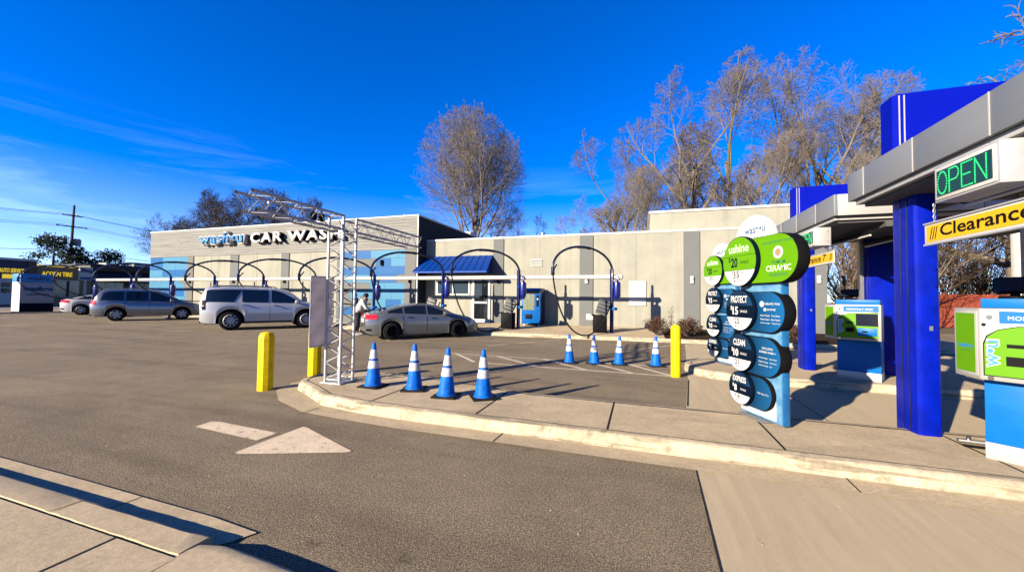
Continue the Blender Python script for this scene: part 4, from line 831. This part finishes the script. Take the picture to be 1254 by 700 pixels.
# ------------------------------------------------------------------ menu signs
def seg_poly(r, z0, z1, n=44):
    """part of a disc of radius r between the heights z0 and z1"""
    a = []
    for k in range(n): q = 2*math.pi*k/n; a.append((r*math.cos(q), max(z0, min(z1, r*math.sin(q)))))
    out = []
    for x, z in a:
        if abs(z-z0) < 1e-6 and z0 > -r: x = max(-math.sqrt(r*r-z0*z0), min(math.sqrt(r*r-z0*z0), x))
        if abs(z-z1) < 1e-6 and z1 < r: x = max(-math.sqrt(r*r-z1*z1), min(math.sqrt(r*r-z1*z1), x))
        if not out or (abs(out[-1][0]-x)+abs(out[-1][1]-z)) > 1e-5: out.append((x, z))
    return out
def make_menu():
    o = root('menu_sign', (0,0,0), 0, '', 'menu sign', 'price boards at the lane entrances')
    b = MB().box(-.70, .012, .02, -.002, .10, 2.20); b.build('board', 'iceblue', o, bevel=.006)
    b = MB().box(-.695, 0, .03, -.01, .0115, 2.18); b.build('board_print', 'ice', o)
    MB().box(-.69, -.004, .05, -.09, -.0008, .33).build('blank_panel', 'white', o)
    MB().box(-.62, -.10, 0, -.18, .16, .02).build('base_plate', 'steel', o, bevel=.004)
    th = MB().prism(circle(.36, 48), (-.41, -.03, 2.17), X, Z, Y, .05).build('header_disc', 'white', o, bevel=.004)
    text('logo', 'wash\u2022u', 'logodark', th, (-.565, -.031, 2.30), X, Z, width=.36, height=.10, ext=.001, bold=.012)
    text('lettering', 'CARWASH', 'logodark', th, (-.52, -.031, 2.23), X, Z, width=.27, height=.034, ext=.001, space=1.3)
    T = [(1.96, .325, .285, .314, 'ushine', '20', '35', 'g'), (1.33, .265, .245, .121, 'PROTECT', '15', '25', 'b'), (.79, .240, .235, .054, 'CLEAN', '10', '23', 'b'), (.335, .212, .20, -.085, 'EXPRESS', '8', '18', 'b')]
    cx = -.565
    for zc, rc_, rp, xr, nm, p1, p2, kind in T:
        pill = [(cx + rp*math.cos(R(a)), zc-.01+rp*math.sin(R(a))) for a in range(90, 271, 9)] + [(xr-rp + rp*math.cos(R(a)), zc-.01+rp*math.sin(R(a))) for a in range(-90, 91, 9)]
        tier = MB().prism(pill, (0, -.055, 0), X, Z, Y, .14).build('price_tier', 'black', o, bevel=.004)
        pf = [(cx + (rp-.008)*math.cos(R(a)), zc-.01+(rp-.008)*math.sin(R(a))) for a in range(90, 271, 9)] + [(xr-rp + (rp-.008)*math.cos(R(a)), zc-.01+(rp-.008)*math.sin(R(a))) for a in range(-90, 91, 9)]
        MB().prism(pf, (0, -.059, 0), X, Z, Y, .0035).build('print', 'green' if kind == 'g' else 'pillblue', tier)
        dc = MB().prism(circle(rc_, 48), (cx, -.115, zc), X, Z, Y, .058).build('disc', 'navyprint', tier, bevel=.003)
        def face(z0, z1, mt): MB().prism(seg_poly(rc_-.010, z0, z1), (cx, -.118, zc), X, Z, Y, .0022).build('disc_print', mt, tier)
        k = rc_/.325; face(-rc_, -.36*rc_, 'white'); face(-.345*rc_, .22*rc_, 'green' if kind == 'g' else 'navyprint'); face(.235*rc_, rc_, 'green' if kind == 'g' else 'pillblue')
        yo = -.1185; ink = 'navyprint' if kind == 'g' else 'white'
        def tx(s, x, z, w_, h_, mt, y=yo, bold=.004): text('lettering', s, mt, tier, (x, y, z), X, Z, width=w_, height=h_, ext=.0012, bold=bold, gap=.0008)
        tx(nm, cx-.19*k*(1.0 if len(nm) > 5 else .8), zc+.36*rc_, .38*k*(1.0 if len(nm) > 5 else .8), .10*k*1.1, 'white', bold=.010 if nm == 'ushine' else .02)
        tx('$', cx-.20*k, zc-.02*rc_, .04*k, .075*k, ink); tx(p1, cx-.15*k, zc-.23*rc_, .13*k*(1 if len(p1) > 1 else .55), .13*k, ink, bold=.03); tx('SINGLE', cx+.03*k, zc-.10*rc_, .16*k, .035*k, ink)
        tx('$', cx-.14*k, zc-.55*rc_, .025*k, .05*k, 'navyprint'); tx(p2, cx-.11*k, zc-.66*rc_, .12*k, .09*k, 'navyprint', bold=.02); tx('.00', cx+.03*k, zc-.51*rc_, .07*k, .035*k, 'navyprint'); tx('MONTHLY', cx-.10*k, zc-.83*rc_, .21*k, .034*k, 'navyprint')
        yp = -.0592; x0 = cx+rc_+.03
        if kind == 'g':
            wd = xr-.06-x0; tx('INCLUDES PROTECT WASH +', x0+.0, zc+.165, wd, .028, 'dgreen', yp)
            MB().prism(circle(.072, 28), (x0+wd*.52, -.062, zc+.055), X, Z, Y, .0025).build('badge', 'white', tier); MB().prism(circle(.045, 24), (x0+wd*.52, -.0632, zc+.055), X, Z, Y, .001).build('badge_print', 'tan', tier)
            tx('PREMIUM', x0+wd*.3, zc-.075, wd*.44, .036, 'dgreen', yp, .003); tx('CERAMIC', x0+wd*.12, zc-.160, wd*.80, .068, 'white', yp, .006); tx('TECHNOLOGY', x0+wd*.22, zc-.220, wd*.60, .036, 'dgreen', yp, .008)
        elif nm == 'PROTECT':
            wd = xr-.05-x0; MB().prism(circle(.035, 24), (x0+.04, -.062, zc+.085), X, Z, Y, .0025).build('badge', 'white', tier); MB().prism(circle(.02, 20), (x0+.09, -.062, zc+.02), X, Z, Y, .0025).build('badge', 'white', tier)
            tx('CERAMIC WAX', x0+.085, zc+.075, wd*.70, .026, 'white', yp); tx('SHINE', x0+.12, zc+.01, wd*.4, .022, 'white', yp)
            for j, (a_, c_) in enumerate((('Soft Wash', 'Tire Shine'), ('Wheel Cleaner', 'Rain Guard'), ('Undercarriage', 'Triple Foam'))): tx(a_, x0+.01, zc-.06-.045*j, wd*.46, .018, 'white', yp); tx(c_, x0+wd*.56, zc-.06-.045*j, wd*.38, .018, 'white', yp)
        elif nm == 'CLEAN':
            wd = xr-.04-x0; tx('INCLUDES', x0+wd*.2, zc+.085, wd*.55, .024, 'white', yp); tx('EXPRESS WASH +', x0+wd*.05, zc+.04, wd*.85, .024, 'white', yp)
            for j, (a_, c_) in enumerate((('Wheel Bright', 'Spot Free'), ('Clear Coat', 'Triple Foam'), ('Undercarriage', 'Dry'))): tx(a_, x0, zc-.03-.045*j, wd*.50, .018, 'white', yp); tx(c_, x0+wd*.58, zc-.03-.045*j, wd*(.36 if len(c_) > 4 else .12), .018, 'white', yp)
        else:
            wd = xr-.03-x0
            for j, a_ in enumerate(('Wash', 'Rinse', 'Dry')): tx(a_, x0+wd*(.02+.33*j), zc-.01, wd*.24, .02, 'white', yp)
    return o
mn = make_menu()
place(mn, (1.54, 5.18, .152), R(-67), 'larger looking stacked price sign on the entry island, black edged discs in green and blue', True)
m2 = place(mn, (1.99, 9.58, .152), R(-67), 'farther price sign at the nose of the second island, partly behind the nearer one', False); m2.scale = (1.12, 1.12, 1.10)

# ------------------------------------------------------------------ canopies, columns, fins
def make_canopy():
    o = root('lane_canopy', (0,0,0), 0, '', 'canopy', 'canopies over the pay lanes')
    b = MB()
    for y0, y1 in ((0,.70),(.712,1.60),(1.612,2.50),(2.512,2.88)): b.box(0, y0, 2.90, .05, y1, 3.25)
    b.build('fascia', 'fascia', o, bevel=.006)
    for k in range(4):
        for y0 in (0, 2.83): MB().box(.052+.9*k, y0, 2.90, .945+.9*k, y0+.05, 3.25).build('end_fascia', 'trim', o, bevel=.006)  # end panels in the paler trim, sunlight put into their colour
    b = MB()
    for y in (.706, 1.606, 2.506): b.box(-.004, y-.005, 2.90, .03, y+.005, 3.25)
    b.build('fascia_seam', 'trim', o)
    b = MB(); b.box(.05, .10, 2.84, .12, 2.80, 2.899); b.box(.12, .10, 2.84, 3.6, .16, 2.899); b.box(.12, 2.74, 2.84, 3.6, 2.80, 2.899); b.build('lower_trim', 'trim', o, bevel=.004)
    b = MB(); b.box(.12, .16, 2.80, 3.6, 2.74, 2.86); b.box(.05,.05,3.15,3.6,2.83,3.2)
    for x in (.75, 1.6, 2.5): b.box(x, .16, 2.72, x+.10, 2.74, 2.80)
    b.build('soffit', 'soffit', o)
    pts = rrect(0, 0, .22, .42, .05, 3)
    cl_ = MB().prism(pts, (.31, 2.18, .0), X, Y, Z, 2.80).build('column', 'blue', o, smooth=True, angle=20)
    MB().prism(rrect(-.04,-.04,.26,.46,.03,2), (.31,2.18,.0), X, Y, Z, .012).build('base_plate', 'steel', cl_)
    for x in (.30,.54):
        for y in (2.17,2.61): MB().lathe([(.012,.012),(.012,.03),(.005,.034)], (x,y,0), 6).build('bolt', 'steel', cl_)
    b = MB(); b.box(.304, 2.30, 0, .311, 2.312, 2.78); b.box(.304, 2.42, 0, .311, 2.432, 2.78); b.build('column_seam', 'navy', cl_)
    b = MB().box(.42, 2.176, 1.28, .45, 2.181, 1.33); b.build('column_badge', 'steel', cl_)
    b = MB(); b.box(1.45, 2.2, 0, 2.0, 2.6, 2.80); b.build('rear_column', 'blue', o, bevel=.02)
    b = MB().box(1.36, 2.35, 0, 1.43, 2.45, 2.80); b.build('steel_post', 'steel', o)
    fn = MB().prism([(.16,2.24),(.19,2.20),(2.7,2.20),(2.7,2.50),(.19,2.50),(.16,2.46)], (0,0,3.19), X, Y, Z, .78).build('fin', 'fin', o)
    b = MB()
    for x in (.20,.245): b.box(x, 2.194, 3.25, x+.012, 2.2005, 3.95)
    b.build('fin_trim', 'trim', fn)
    for x in (.62, 1.3):
        b = MB().tube([(x,.3,2.66),(x,2.0,2.66)], .035, 8); lt = b.build('lamp_housing', 'black', o, smooth=True)
        b = MB().tube([(x,.32,2.605),(x,1.98,2.605)], .016, 6); b.build('lamp_tube', 'tube', lt, smooth=True)
    b = MB().tube([(.30,.9,2.74),(.30,1.3,2.66),(.34,1.5,2.62),(.5,1.55,2.7)], .025, 6); b.build('conduit', 'black', o, smooth=True)
    return o
cp = make_canopy()
place(cp, (2.60, 3.30, .02), 0, 'silver lane canopy with blue fin at the upper right edge, over the nearer lane', True)
place(cp, (3.02, 7.62, .12), 0, 'silver lane canopy with blue fin over the second lane, behind the nearer one', False)
def make_led():
    o = root('led_sign', (0,0,0), 0, '', 'led sign', 'open signs on the canopies')
    MB().box(0, 0, 0, .24, .66, .32).build('housing', 'alu', o, bevel=.006)
    fr_ = MB().box(-.008, .02, .02, -.001, .64, .30).build('frame', 'offwhite', o, bevel=.003)
    MB().box(-.014, .05, .05, -.0085, .61, .27).build('screen', 'leddim', o)
    b = MB(); W_, H_2 = .52, .19; y1, z0 = .595, .062
    def dot(u, v): b.prism(circle(.0046, 6), (-.0145, y1-u, z0+v), (0,-1,0), Z, (-1,0,0), .003)
    def line(u0, v0, u1, v1):
        n = max(1, int(math.hypot(u1-u0, v1-v0)/.0150))
        for k in range(n+1): dot(u0+(u1-u0)*k/n, v0+(v1-v0)*k/n)
    lw, gp = .105, .027
    for k in range(26): a = 2*math.pi*k/26; dot(lw/2 + lw/2*math.cos(a), H_2/2 + H_2/2*math.sin(a))
    u = lw+gp; line(u,0,u,H_2); line(u,H_2,u+lw*.6,H_2); line(u,H_2*.48,u+lw*.6,H_2*.48)
    for k in range(1,8): a = R(90-180*k/8); dot(u+lw*.6+lw*.36*math.cos(a), H_2*.74+H_2*.26*math.sin(a))
    u += lw+gp; line(u,0,u,H_2); line(u,H_2,u+lw,H_2); line(u,H_2*.5,u+lw*.8,H_2*.5); line(u,0,u+lw,0)
    u += lw+gp; line(u,0,u,H_2); line(u+lw,0,u+lw,H_2); line(u,H_2,u+lw,0)
    b.build('lettering', 'led', o)
    b = MB()
    for z in (.07,.25): b.lathe([(.010,-.006),(.010,.002)], (.19,-.002,z), 8, axis='y')
    b.build('screw', 'steel', o)
    return o
ls = make_led()
place(ls, (2.50, 3.77, 2.49), 0, 'large green dotted OPEN sign under the nearer canopy', True)
place(ls, (2.92, 8.09, 2.59), 0, 'small looking green lit sign under the farther canopy', False)
def make_clear():
    o = root('clearance_sign', (0,0,0), 0, '', 'clearance sign', 'hanging clearance boards')
    MB().box(0, 0, 0, .02, 1.47, .20).build('board', 'white', o, bevel=.003)
    MB().box(-.003, .0, .028, .0005, 1.44, .172).build('yellow_face', 'signyel', o)
    MB().box(-.012, 0, .19, .03, 1.47, .203).build('top_rail', 'alu', o); MB().box(-.012, 0, -.003, .03, 1.47, .012).build('bottom_rail', 'alu', o)
    text('lettering', "Clearance 7'", 'black', o, (-.0032, 1.27, .058), (0,-1,0), Z, width=1.04, height=.112, ext=.001, bold=.018)
    for y in (1.40,1.37,1.34,.12,.09,.06): MB().prism([(0,0),(.010,0),(.040,.11),(.030,.11)], (-.0032, y, .045), (0,-1,0), Z, (-1,0,0), .0012).build('stripe', 'black', o)
    for y, h in ((1.36,.17),(.12,.22)):
        b = MB()
        for k in range(int(h/.026)):
            c = Vector((.01, y, .205+.026*k)); e1 = Vector((1,0,0)) if k % 2 else Vector((0,1,0))
            b.tube([c + e1*(.008*math.cos(a)) + Vector((0,0,.017+.017*math.sin(a))) for a in [2*math.pi*i/8 for i in range(9)]], .0028, 4, cap=False)
        b.build('chain', 'steel', o)
    return o
cs = make_clear()
place(cs, (2.50, 3.10, 2.13), 0, 'large yellow Clearance board hanging on chains under the nearer canopy', True)
place(cs, (2.92, 7.42, 2.23), 0, 'yellow clearance board under the farther canopy, only its right end in view', False)

# ------------------------------------------------------------------ pay kiosks
def make_kiosk():
    o = root('pay_kiosk', (0,0,0), 0, '', 'pay kiosk', 'pay kiosks on the islands')
    MB().box(0, .0, .0, .62, .5, .155).build('plinth', 'trim', o, bevel=.004)
    MB().box(.002, .002, .156, .618, .498, .745).build('pedestal', 'cyan', o, bevel=.006)
    cb = MB().prism([(0,-.15),(.64,-.15),(.64,.25),(-.19,.25),(-.19,.08)], (0,0,.75), X, Y, Z, .66).build('cabinet', 'cab', o, bevel=.012)
    MB().box(.0, -.05, 1.412, .62, .25, 1.50).build('hood', 'cyan', o, bevel=.006)
    wx = Vector((.637,-.771,0)); wn_ = wx.cross(Vector(Z)); wo = Vector((-.19,.08,0))
    MB().prism([(.012,.78),(.286,.78),(.286,1.385),(.012,1.385)], wo, wx, Z, wn_, .006).build('side_frame', 'trim', cb, bevel=.002)
    MB().prism([(.035,.805),(.262,.805),(.262,1.36),(.035,1.36)], wo+wn_*.0065, wx, Z, wn_, .002).build('side_print', 'green', cb)
    text('logo', 'wash\u2022u', 'logo', cb, wo+wx*.06+wn_*.009+Vector((0,0,1.03)), wx, Z, width=.175, height=.05, ext=.001, bold=.02, gap=.0005); text('lettering', 'CARWASH', 'dgreen', cb, wo+wx*.09+wn_*.009+Vector((0,0,1.0)), wx, Z, width=.12, height=.014, ext=.001, gap=.0005)
    pr = [(.03,.80),(.03,1.08),(.05,1.15),(.11,1.21),(.22,1.245),(.60,1.26),(.60,.80)]
    MB().prism([(x-.008*(1 if x < .1 else 0), z+.008*(1 if z > 1 else -1)) for x, z in pr], (0,-.153,0), X, Z, Y, .002).build('print_edge', 'black', cb)
    MB().prism(pr, (0,-.156,0), X, Z, Y, .003).build('front_print', 'green', cb)
    MB().box(.12, -.155, 1.275, .61, -.151, 1.385).build('header_panel', 'cyan', cb); text('lettering', 'MONTHLY PASS', 'white', cb, (.17, -.155, 1.305), X, Z, width=.36, height=.035, ext=.001)
    MB().box(.30, -.162, 1.02, .60, -.157, 1.24).build('screen', 'screen', cb); MB().box(.32, -.168, .84, .58, -.158, .98).build('card_panel', 'cyan', cb, bevel=.004)
    MB().box(.16, -.166, 1.06, .26, -.157, 1.09).build('ticket_slot', 'black', cb); MB().box(.155, -.168, .90, .27, -.157, .98).build('card_slot', 'black', cb); MB().box(.38,-.172,.90,.46,-.1685,.93).build('card_slot','black',cb)
    text('logo_edge', 'w\u2022u', 'white', cb, (.122, -.1565, .87), Z, (-1,0,0), width=.26, height=.082, ext=.001, bold=.05)
    text('logo', 'w\u2022u', 'logo', cb, (.115, -.159, .88), Z, (-1,0,0), width=.24, height=.068, ext=.001, bold=.02); 
    b = MB()
    for x, z in ((.065,1.33),(.065,.775)): b.lathe([(.020,-.008),(.020,.004)], (x-.0,-.152,z), 14, axis='y')
    b.build('lock', 'chrome', cb, smooth=True); MB().lathe([(.014,-.012),(.014,.004)], (.03,-.152,1.26), 12, axis='y').build('button', 'black', cb)
    mtx = Matrix.Translation((.17,.05,1.60)) @ Matrix.Rotation(R(-14), 4, 'X') @ Matrix.Rotation(R(-8), 4, 'Z')
    mo = MB().box(-.11,-.03,-.05,.15,.05,.10, mtx).build('reader', 'black', o, bevel=.02, seg=3)
    MB().box(-.095,-.036,-.035,.135,-.031,.085, mtx).build('screen', 'screen', mo)
    b = MB().lathe([(.10,1.50),(.10,1.52),(.03,1.53),(.03,1.58)], (.19,.08,0), 16); b.build('reader_stand', 'black', o, smooth=True)
    return o
kk = make_kiosk()
place(kk, (3.09, 4.90, .152), R(-40), 'pay kiosk with lime green print and grey cabinet, at the right edge of the picture', True)
place(kk, (3.60, 9.05, .152), R(-30), 'pay kiosk on the second island, crossed by the sign shadow', False)
bk = root('bolted_bar', (3.14, 5.30, .152), R(-9), 'short bolted steel bar on the island between the blue column and the kiosk', 'bracket')
MB().box(0,0,.02,.9,.06,.045).build('bar', 'steel', bk, bevel=.004)
b = MB()
for x in (.08,.45,.8): b.lathe([(.018,.045),(.018,.075),(.008,.08)], (x,.03,0), 8)
b.build('bolt', 'chrome', bk)
b = MB().box(.0,-.10,.0,.9,-.01,.006); b.build('slot', 'under', bk)

# ------------------------------------------------------------------ plants in the bed
def shrub(loc, r, h, seed, label, n=2600):
    o = root('shrub', loc, 0, label, 'shrub', 'brown shrubs in the planting bed'); rn = random.Random(seed)
    b = MB(); tips = []
    for _ in range(60):
        a = rn.uniform(0, 6.28); q = r*rn.uniform(.1,.95); t = Vector((q*math.cos(a), q*math.sin(a), h*(1-.45*(q/r)**2)*rn.uniform(.7,1.1))); b.tube([(0,0,0), t*.5+Vector((0,0,.05)), t], [.012,.008,.004], 4, cap=False); tips.append(t)
    b.build('stems', 'twig', o); b = MB()
    for _ in range(n):
        t = rn.choice(tips); p = t*rn.uniform(.45,1.03) + Vector((rn.gauss(0,.05), rn.gauss(0,.05), rn.gauss(0,.05)))
        if p.z < .02: continue
        d = Vector((rn.uniform(-1,1), rn.uniform(-1,1), rn.uniform(-.6,1))).normalized()*rn.uniform(.02,.05); e = d.cross(Vector((rn.uniform(-1,1), rn.uniform(-1,1), 1))).normalized()*rn.uniform(.012,.022)
        b.add([p-d, p+e, p+d, p-e], [(0,1,2,3)])
    b.build('leaves', 'leaf', o)
shrub((.62,16.6,.17), .62, .72, 3, 'round brown shrub left of the smooth yellow bollard')
shrub((1.75,16.7,.17), .60, .74, 5, 'round brown shrub right of the smooth yellow bollard')
shrub((3.1,16.8,.17), .50, .52, 6, 'low brown shrub behind the farther price sign'); shrub((5.6,17.2,.18), .5, .5, 7, 'low brown shrub behind the second island columns')
wd_ = root('bare_weed', (1.18, 16.3, .17), 0, 'thin bare plant sticking up behind the smooth yellow bollard', 'plant'); rn = random.Random(5); b = MB()
for k in range(7):
    a = rn.uniform(0,6.28); t = Vector((.12*math.cos(a), .12*math.sin(a), rn.uniform(.6,1.2))); b.tube([(0,0,0), t*.6, t], [.006,.005,.003], 4, cap=False)
    for j in range(9):
        p = t*rn.uniform(.4,1); b.tube([p, p+Vector((rn.uniform(-.12,.12), rn.uniform(-.12,.12), rn.uniform(0,.08)))], [.005,.009], 4, cap=False)
b.build('stems', 'twig', wd_)

# ------------------------------------------------------------------ left background: roadside sign, shops, pole, wires
ms = root('monument_sign', (-46, 16.27, 0), 0, 'free standing roadside sign with blue cap and grey shaded face', 'sign')
MB().box(-1.15, 0, 0, 0, 1.85, .74).build('plinth', 'navyprint', ms, bevel=.02); MB().box(-1.15, 0, .742, 0, 1.85, 2.40).build('panel', 'mon_shaded', ms, bevel=.02)
MB().box(-1.15, 0, .10, 0, -.012, 2.9).build('sunlit_side_panel', 'white', ms); MB().box(-1.17, -.02, 2.402, .02, 1.90, 3.06).build('cap', 'logo', ms, bevel=.02)  # white side plate paints in the sunlight on that face
text('logo', 'wash\u2022u', 'logodark', ms, (.003, .12, 1.72), Y, Z, width=1.62, height=.36, ext=.03, bold=.05); text('lettering', 'CARWASH', 'logodark', ms, (.003, .30, 1.36), Y, Z, width=1.25, height=.16, ext=.02, bold=.02, space=1.2)
text('logo', 'wash\u2022u', 'logodark', ms, (.023, .35, 2.60), Y, Z, width=1.2, height=.26, ext=.01, bold=.03)
def window(par, x, y0, y1, z0, z1, n, mt='coping'):
    f = MB().box(x-.05, y0, z0, x+.05, y1, z1).build('window', mt, par); b = MB(); w_ = (y1-y0)/n
    for k in range(n): b.box(x+.052, y0+w_*k+.06, z0+.08, x+.056, y0+w_*(k+1)-.06, z1-.08)
    b.build('pane', 'shopglass', f)
struct('verge_kerb', MB().box(-44.5,-300,-.05,-44.3,19,.09), 'kerb')
shrub((-46.8,20.3,.02), 1.3, 1.15, 15, 'low dark red hedge between the roadside sign and the white saloon', 3500)
s1 = root('auto_shop', (-72, 20, 0), 0, 'dark fronted shop with cream coping and yellow AUTO SERVICE letters', 'shop')
MB().box(-14, -14, 0, 0, 6.7, 5.45).build('wall', 'purple', s1); MB().box(-14.1, -14.1, 5.45, .12, 6.8, 5.72).build('coping', 'offwhite', s1); MB().box(0, 6.0, 0, .10, 6.7, 5.4).build('brick_pier', 'brick', s1); MB().box(0, -14, 0, .06, 6.0, .8).build('brick_base', 'brick', s1)
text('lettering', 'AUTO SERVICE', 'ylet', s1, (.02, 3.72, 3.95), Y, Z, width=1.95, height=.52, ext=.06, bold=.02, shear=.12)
for y in (-4.5, 1.2): 
    g_ = MB().box(.0, y, .1, .10, y+3.6, 3.2).build('garage_door', 'offwhite', s1); b = MB()
    for z in (1.5, 2.2):
        for k in range(4): b.box(.102, y+.15+.86*k, z, .106, y+.9+.86*k, z+.55)
    b.build('pane', 'shopglass', g_)
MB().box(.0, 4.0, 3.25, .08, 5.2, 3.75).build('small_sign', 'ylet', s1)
s2 = root('tyre_shop', (-72, 26.75, 0), 0, 'brown brick shop with yellow ACORN TIRE letters', 'shop')
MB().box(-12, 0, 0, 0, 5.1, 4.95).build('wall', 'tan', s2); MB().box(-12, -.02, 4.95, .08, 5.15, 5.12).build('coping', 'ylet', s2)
text('lettering', 'ACORN TIRE', 'ylet', s2, (.02, .42, 3.72), Y, Z, width=2.75, height=.58, ext=.06, bold=.02)
window(s2, 0, 1.35, 3.9, .95, 3.25, 3); window(s2, 0, .2, 1.1, .1, 3.2, 1)
s3 = root('long_shop', (-73, 32.0, 0), 0, 'long low dark shop behind the silver suv with a pale lit strip under its awning', 'shop')
MB().box(-14, 0, 0, 0, 34, 5.3).build('wall', 'brick', s3); MB().box(-14.1, -.1, 5.0, .5, 34, 5.7).build('roof_band', 'darkband', s3)
b = MB(); b.add([(0,0,4.8),(0,34,4.8),(1.8,34,3.7),(1.8,0,3.7),(0,0,3.6),(0,34,3.6)], [(0,3,2,1),(3,4,5,2),(0,4,3),(1,2,5)]); b.build('awning', 'darkband', s3); MB().box(1.5, 3.6, 3.35, 1.78, 13, 3.62).build('fascia_strip', 'white', s3)
for y in (.8, 4.5, 8.2, 12): window(s3, 0, y, y+3, .5, 3.2, 3)
MB().box(-9, 8, 5.7, -6, 11, 6.7).build('roof_unit', 'offwhite', s3); MB().box(-9, 5, 5.7, -7, 6.3, 6.4).build('roof_unit', 'offwhite', s3)
ps = root('pylon_sign', (-70, 29.75, 0), 0, 'panel sign on a pale post in front of the tyre shop', 'sign')
MB().box(-.1, .5, 0, .1, .7, 3.4).build('post', 'offwhite', ps); b = MB().box(-.15, 0, 3.3, .15, 1.25, 5.0); b.build('panel', 'offwhite', ps)
b = MB(); b.box(.152, .06, 4.35, .158, 1.19, 4.62); b.box(.152, .06, 3.38, .158, 1.19, 3.72); b.build('panel_print', 'logodark', ps); text('lettering', 'TIRES', 'logodark', ps, (.152, .15, 4.68), Y, Z, width=.9, height=.22, ext=.004)
up_ = root('utility_pole', (-88, 36.3, 0), 0, 'wooden utility pole with two crossarms and transformers', 'utility pole')
MB().tube([(0,0,-.2),(0,0,8),(.1,.1,15.9)], [.24,.2,.14], 9).build('pole', 'wood', up_, smooth=True)
for z, l_ in ((14.1,1.2),(12.3,1.8)):
    c_ = MB().box(-.07, -l_, z, .07, l_, z+.14).build('crossarm', 'wood', up_); b = MB()
    for y in (-l_+.1, -l_*.4, l_*.4, l_-.1): b.lathe([(.05,z+.14),(.08,z+.22),(.05,z+.32)], (0,y,0), 8)
    b.build('insulator', 'steel', c_)
for y in (-.8, .45, .85): MB().lathe([(.05,9.3),(.32,9.35),(.32,10.3),(.1,10.5)], (0,y,0), 12).build('transformer', 'steel', up_, smooth=True)
for i, (z, y, lb) in enumerate(((14.4,-.7,'topmost power line crossing the sky at the left'), (14.35,.7,'power line just under the topmost one'), (12.6,-1.5,'left wire of the lower crossarm'), (12.6,1.5,'right wire of the lower crossarm'), (8.6,0,'thick lowest cable below the transformers'))):
    o = root('power_line', (-88, 36.3+y, z), 0, lb, 'wire', 'power lines'); 
    for y1, sag in ((-60, 1.6), (70, 1.8)):
        b = MB().tube([(0, y1*t, -sag*4*t*(1-t)) for t in [k/16 for k in range(17)]], .05 if i == 4 else .03, 4); b.build('wire', 'black', o)

# ------------------------------------------------------------------ the person at the boot of the grey saloon
def skin(name, joints, bones, mt, parent, sub=1):
    me = bpy.data.meshes.new(name); me.from_pydata([j[0] for j in joints], bones, []); o = bpy.data.objects.new(name, me); sc.collection.objects.link(o)
    md = o.modifiers.new('s', 'SKIN'); md.use_smooth_shade = True
    for i, j in enumerate(joints): v = me.skin_vertices[0].data[i]; r_ = j[1]; v.radius = r_ if isinstance(r_, tuple) else (r_, r_); v.use_root = i == 0
    sb = o.modifiers.new('u', 'SUBSURF'); sb.levels = sb.render_levels = sub
    dg = bpy.context.evaluated_depsgraph_get(); dg.update(); m2 = bpy.data.meshes.new_from_object(o.evaluated_get(dg)); bpy.data.objects.remove(o)
    m2.materials.clear(); m2.materials.append(M[mt]); m2.shade_smooth(); m2.name = name
    r_ = bpy.data.objects.new(name, m2); sc.collection.objects.link(r_); r_.parent = parent; return r_
pe = root('person', (-11.1, 13.1, 0), R(35), 'person in white hooded jacket and dark trousers beside the boot of the grey saloon', 'person')
J = [((0,0,.92),(.12,.15)), ((.07,0,1.15),(.11,.15)), ((.18,0,1.36),(.10,.16)), ((.24,0,1.46),.055), ((.30,0,1.58),(.085,.08)), ((.32,0,1.66),(.08,.075)),
     ((.18,.19,1.36),.055), ((.30,.25,1.12),.042), ((.48,.20,1.02),.034), ((.55,.18,1.0),.03), ((.18,-.19,1.36),.055), ((.32,-.24,1.12),.042), ((.50,-.18,1.04),.034), ((.57,-.16,1.02),.03),
     ((0,.10,.86),.085), ((.05,.11,.48),.06), ((-.04,.12,.10),.045), ((.10,.13,.04),.035), ((0,-.10,.86),.085), ((.0,-.13,.48),.06), ((-.12,-.14,.10),.045), ((.02,-.15,.04),.035)]
Bn = [(0,1),(1,2),(2,3),(3,4),(4,5),(2,6),(6,7),(7,8),(8,9),(2,10),(10,11),(11,12),(12,13),(0,14),(14,15),(15,16),(16,17),(0,18),(18,19),(19,20),(20,21)]
body = skin('body', J, Bn, 'skin', pe, 2)
skin('jacket', [((-.01,0,.84),(.15,.185)), ((.06,0,1.12),(.145,.18)), ((.17,0,1.36),(.125,.18)), ((.21,0,1.46),(.09,.11)), ((.18,.20,1.36),.085), ((.30,.26,1.12),.065), ((.46,.21,1.03),.05), ((.18,-.20,1.36),.085), ((.32,-.25,1.12),.065), ((.48,-.19,1.05),.05)], [(0,1),(1,2),(2,3),(2,4),(4,5),(5,6),(2,7),(7,8),(8,9)], 'hoodie', pe, 2)
skin('trousers', [((0,0,.88),(.13,.17)), ((0,.10,.82),.10), ((.05,.11,.48),.075), ((-.04,.12,.12),.06), ((0,-.10,.82),.10), ((0,-.13,.48),.075), ((-.12,-.14,.12),.06)], [(0,1),(1,2),(2,3),(0,4),(4,5),(5,6)], 'trousers', pe, 2)
b = MB(); b.lathe([(.02,-.02),(.09,.0),(.112,.05),(.105,.11),(.06,.155),(.01,.165)], (.29,0,1.58), 16); b.build('hair', 'hair', pe, smooth=True)
for x, y in ((.05,.125),(-.02,-.145)): b = MB().box(x-.14, y-.045, 0, x+.13, y+.045, .08); b.build('shoe', 'white', pe, bevel=.025)
for s in (-1, 1):
    b = MB()
    for k in range(4): b.tube([(.56,s*(.17+.02*k-.03),1.0),(.62,s*(.17+.02*k-.03),.985-.004*k),(.65,s*(.17+.02*k-.03),.955)], [.010,.009,.007], 6)
    b.tube([(.55,s*.14,1.0),(.59,s*.11,.99),(.62,s*.105,.975)], [.011,.010,.008], 6); b.build('hand', 'skin', pe, smooth=True)
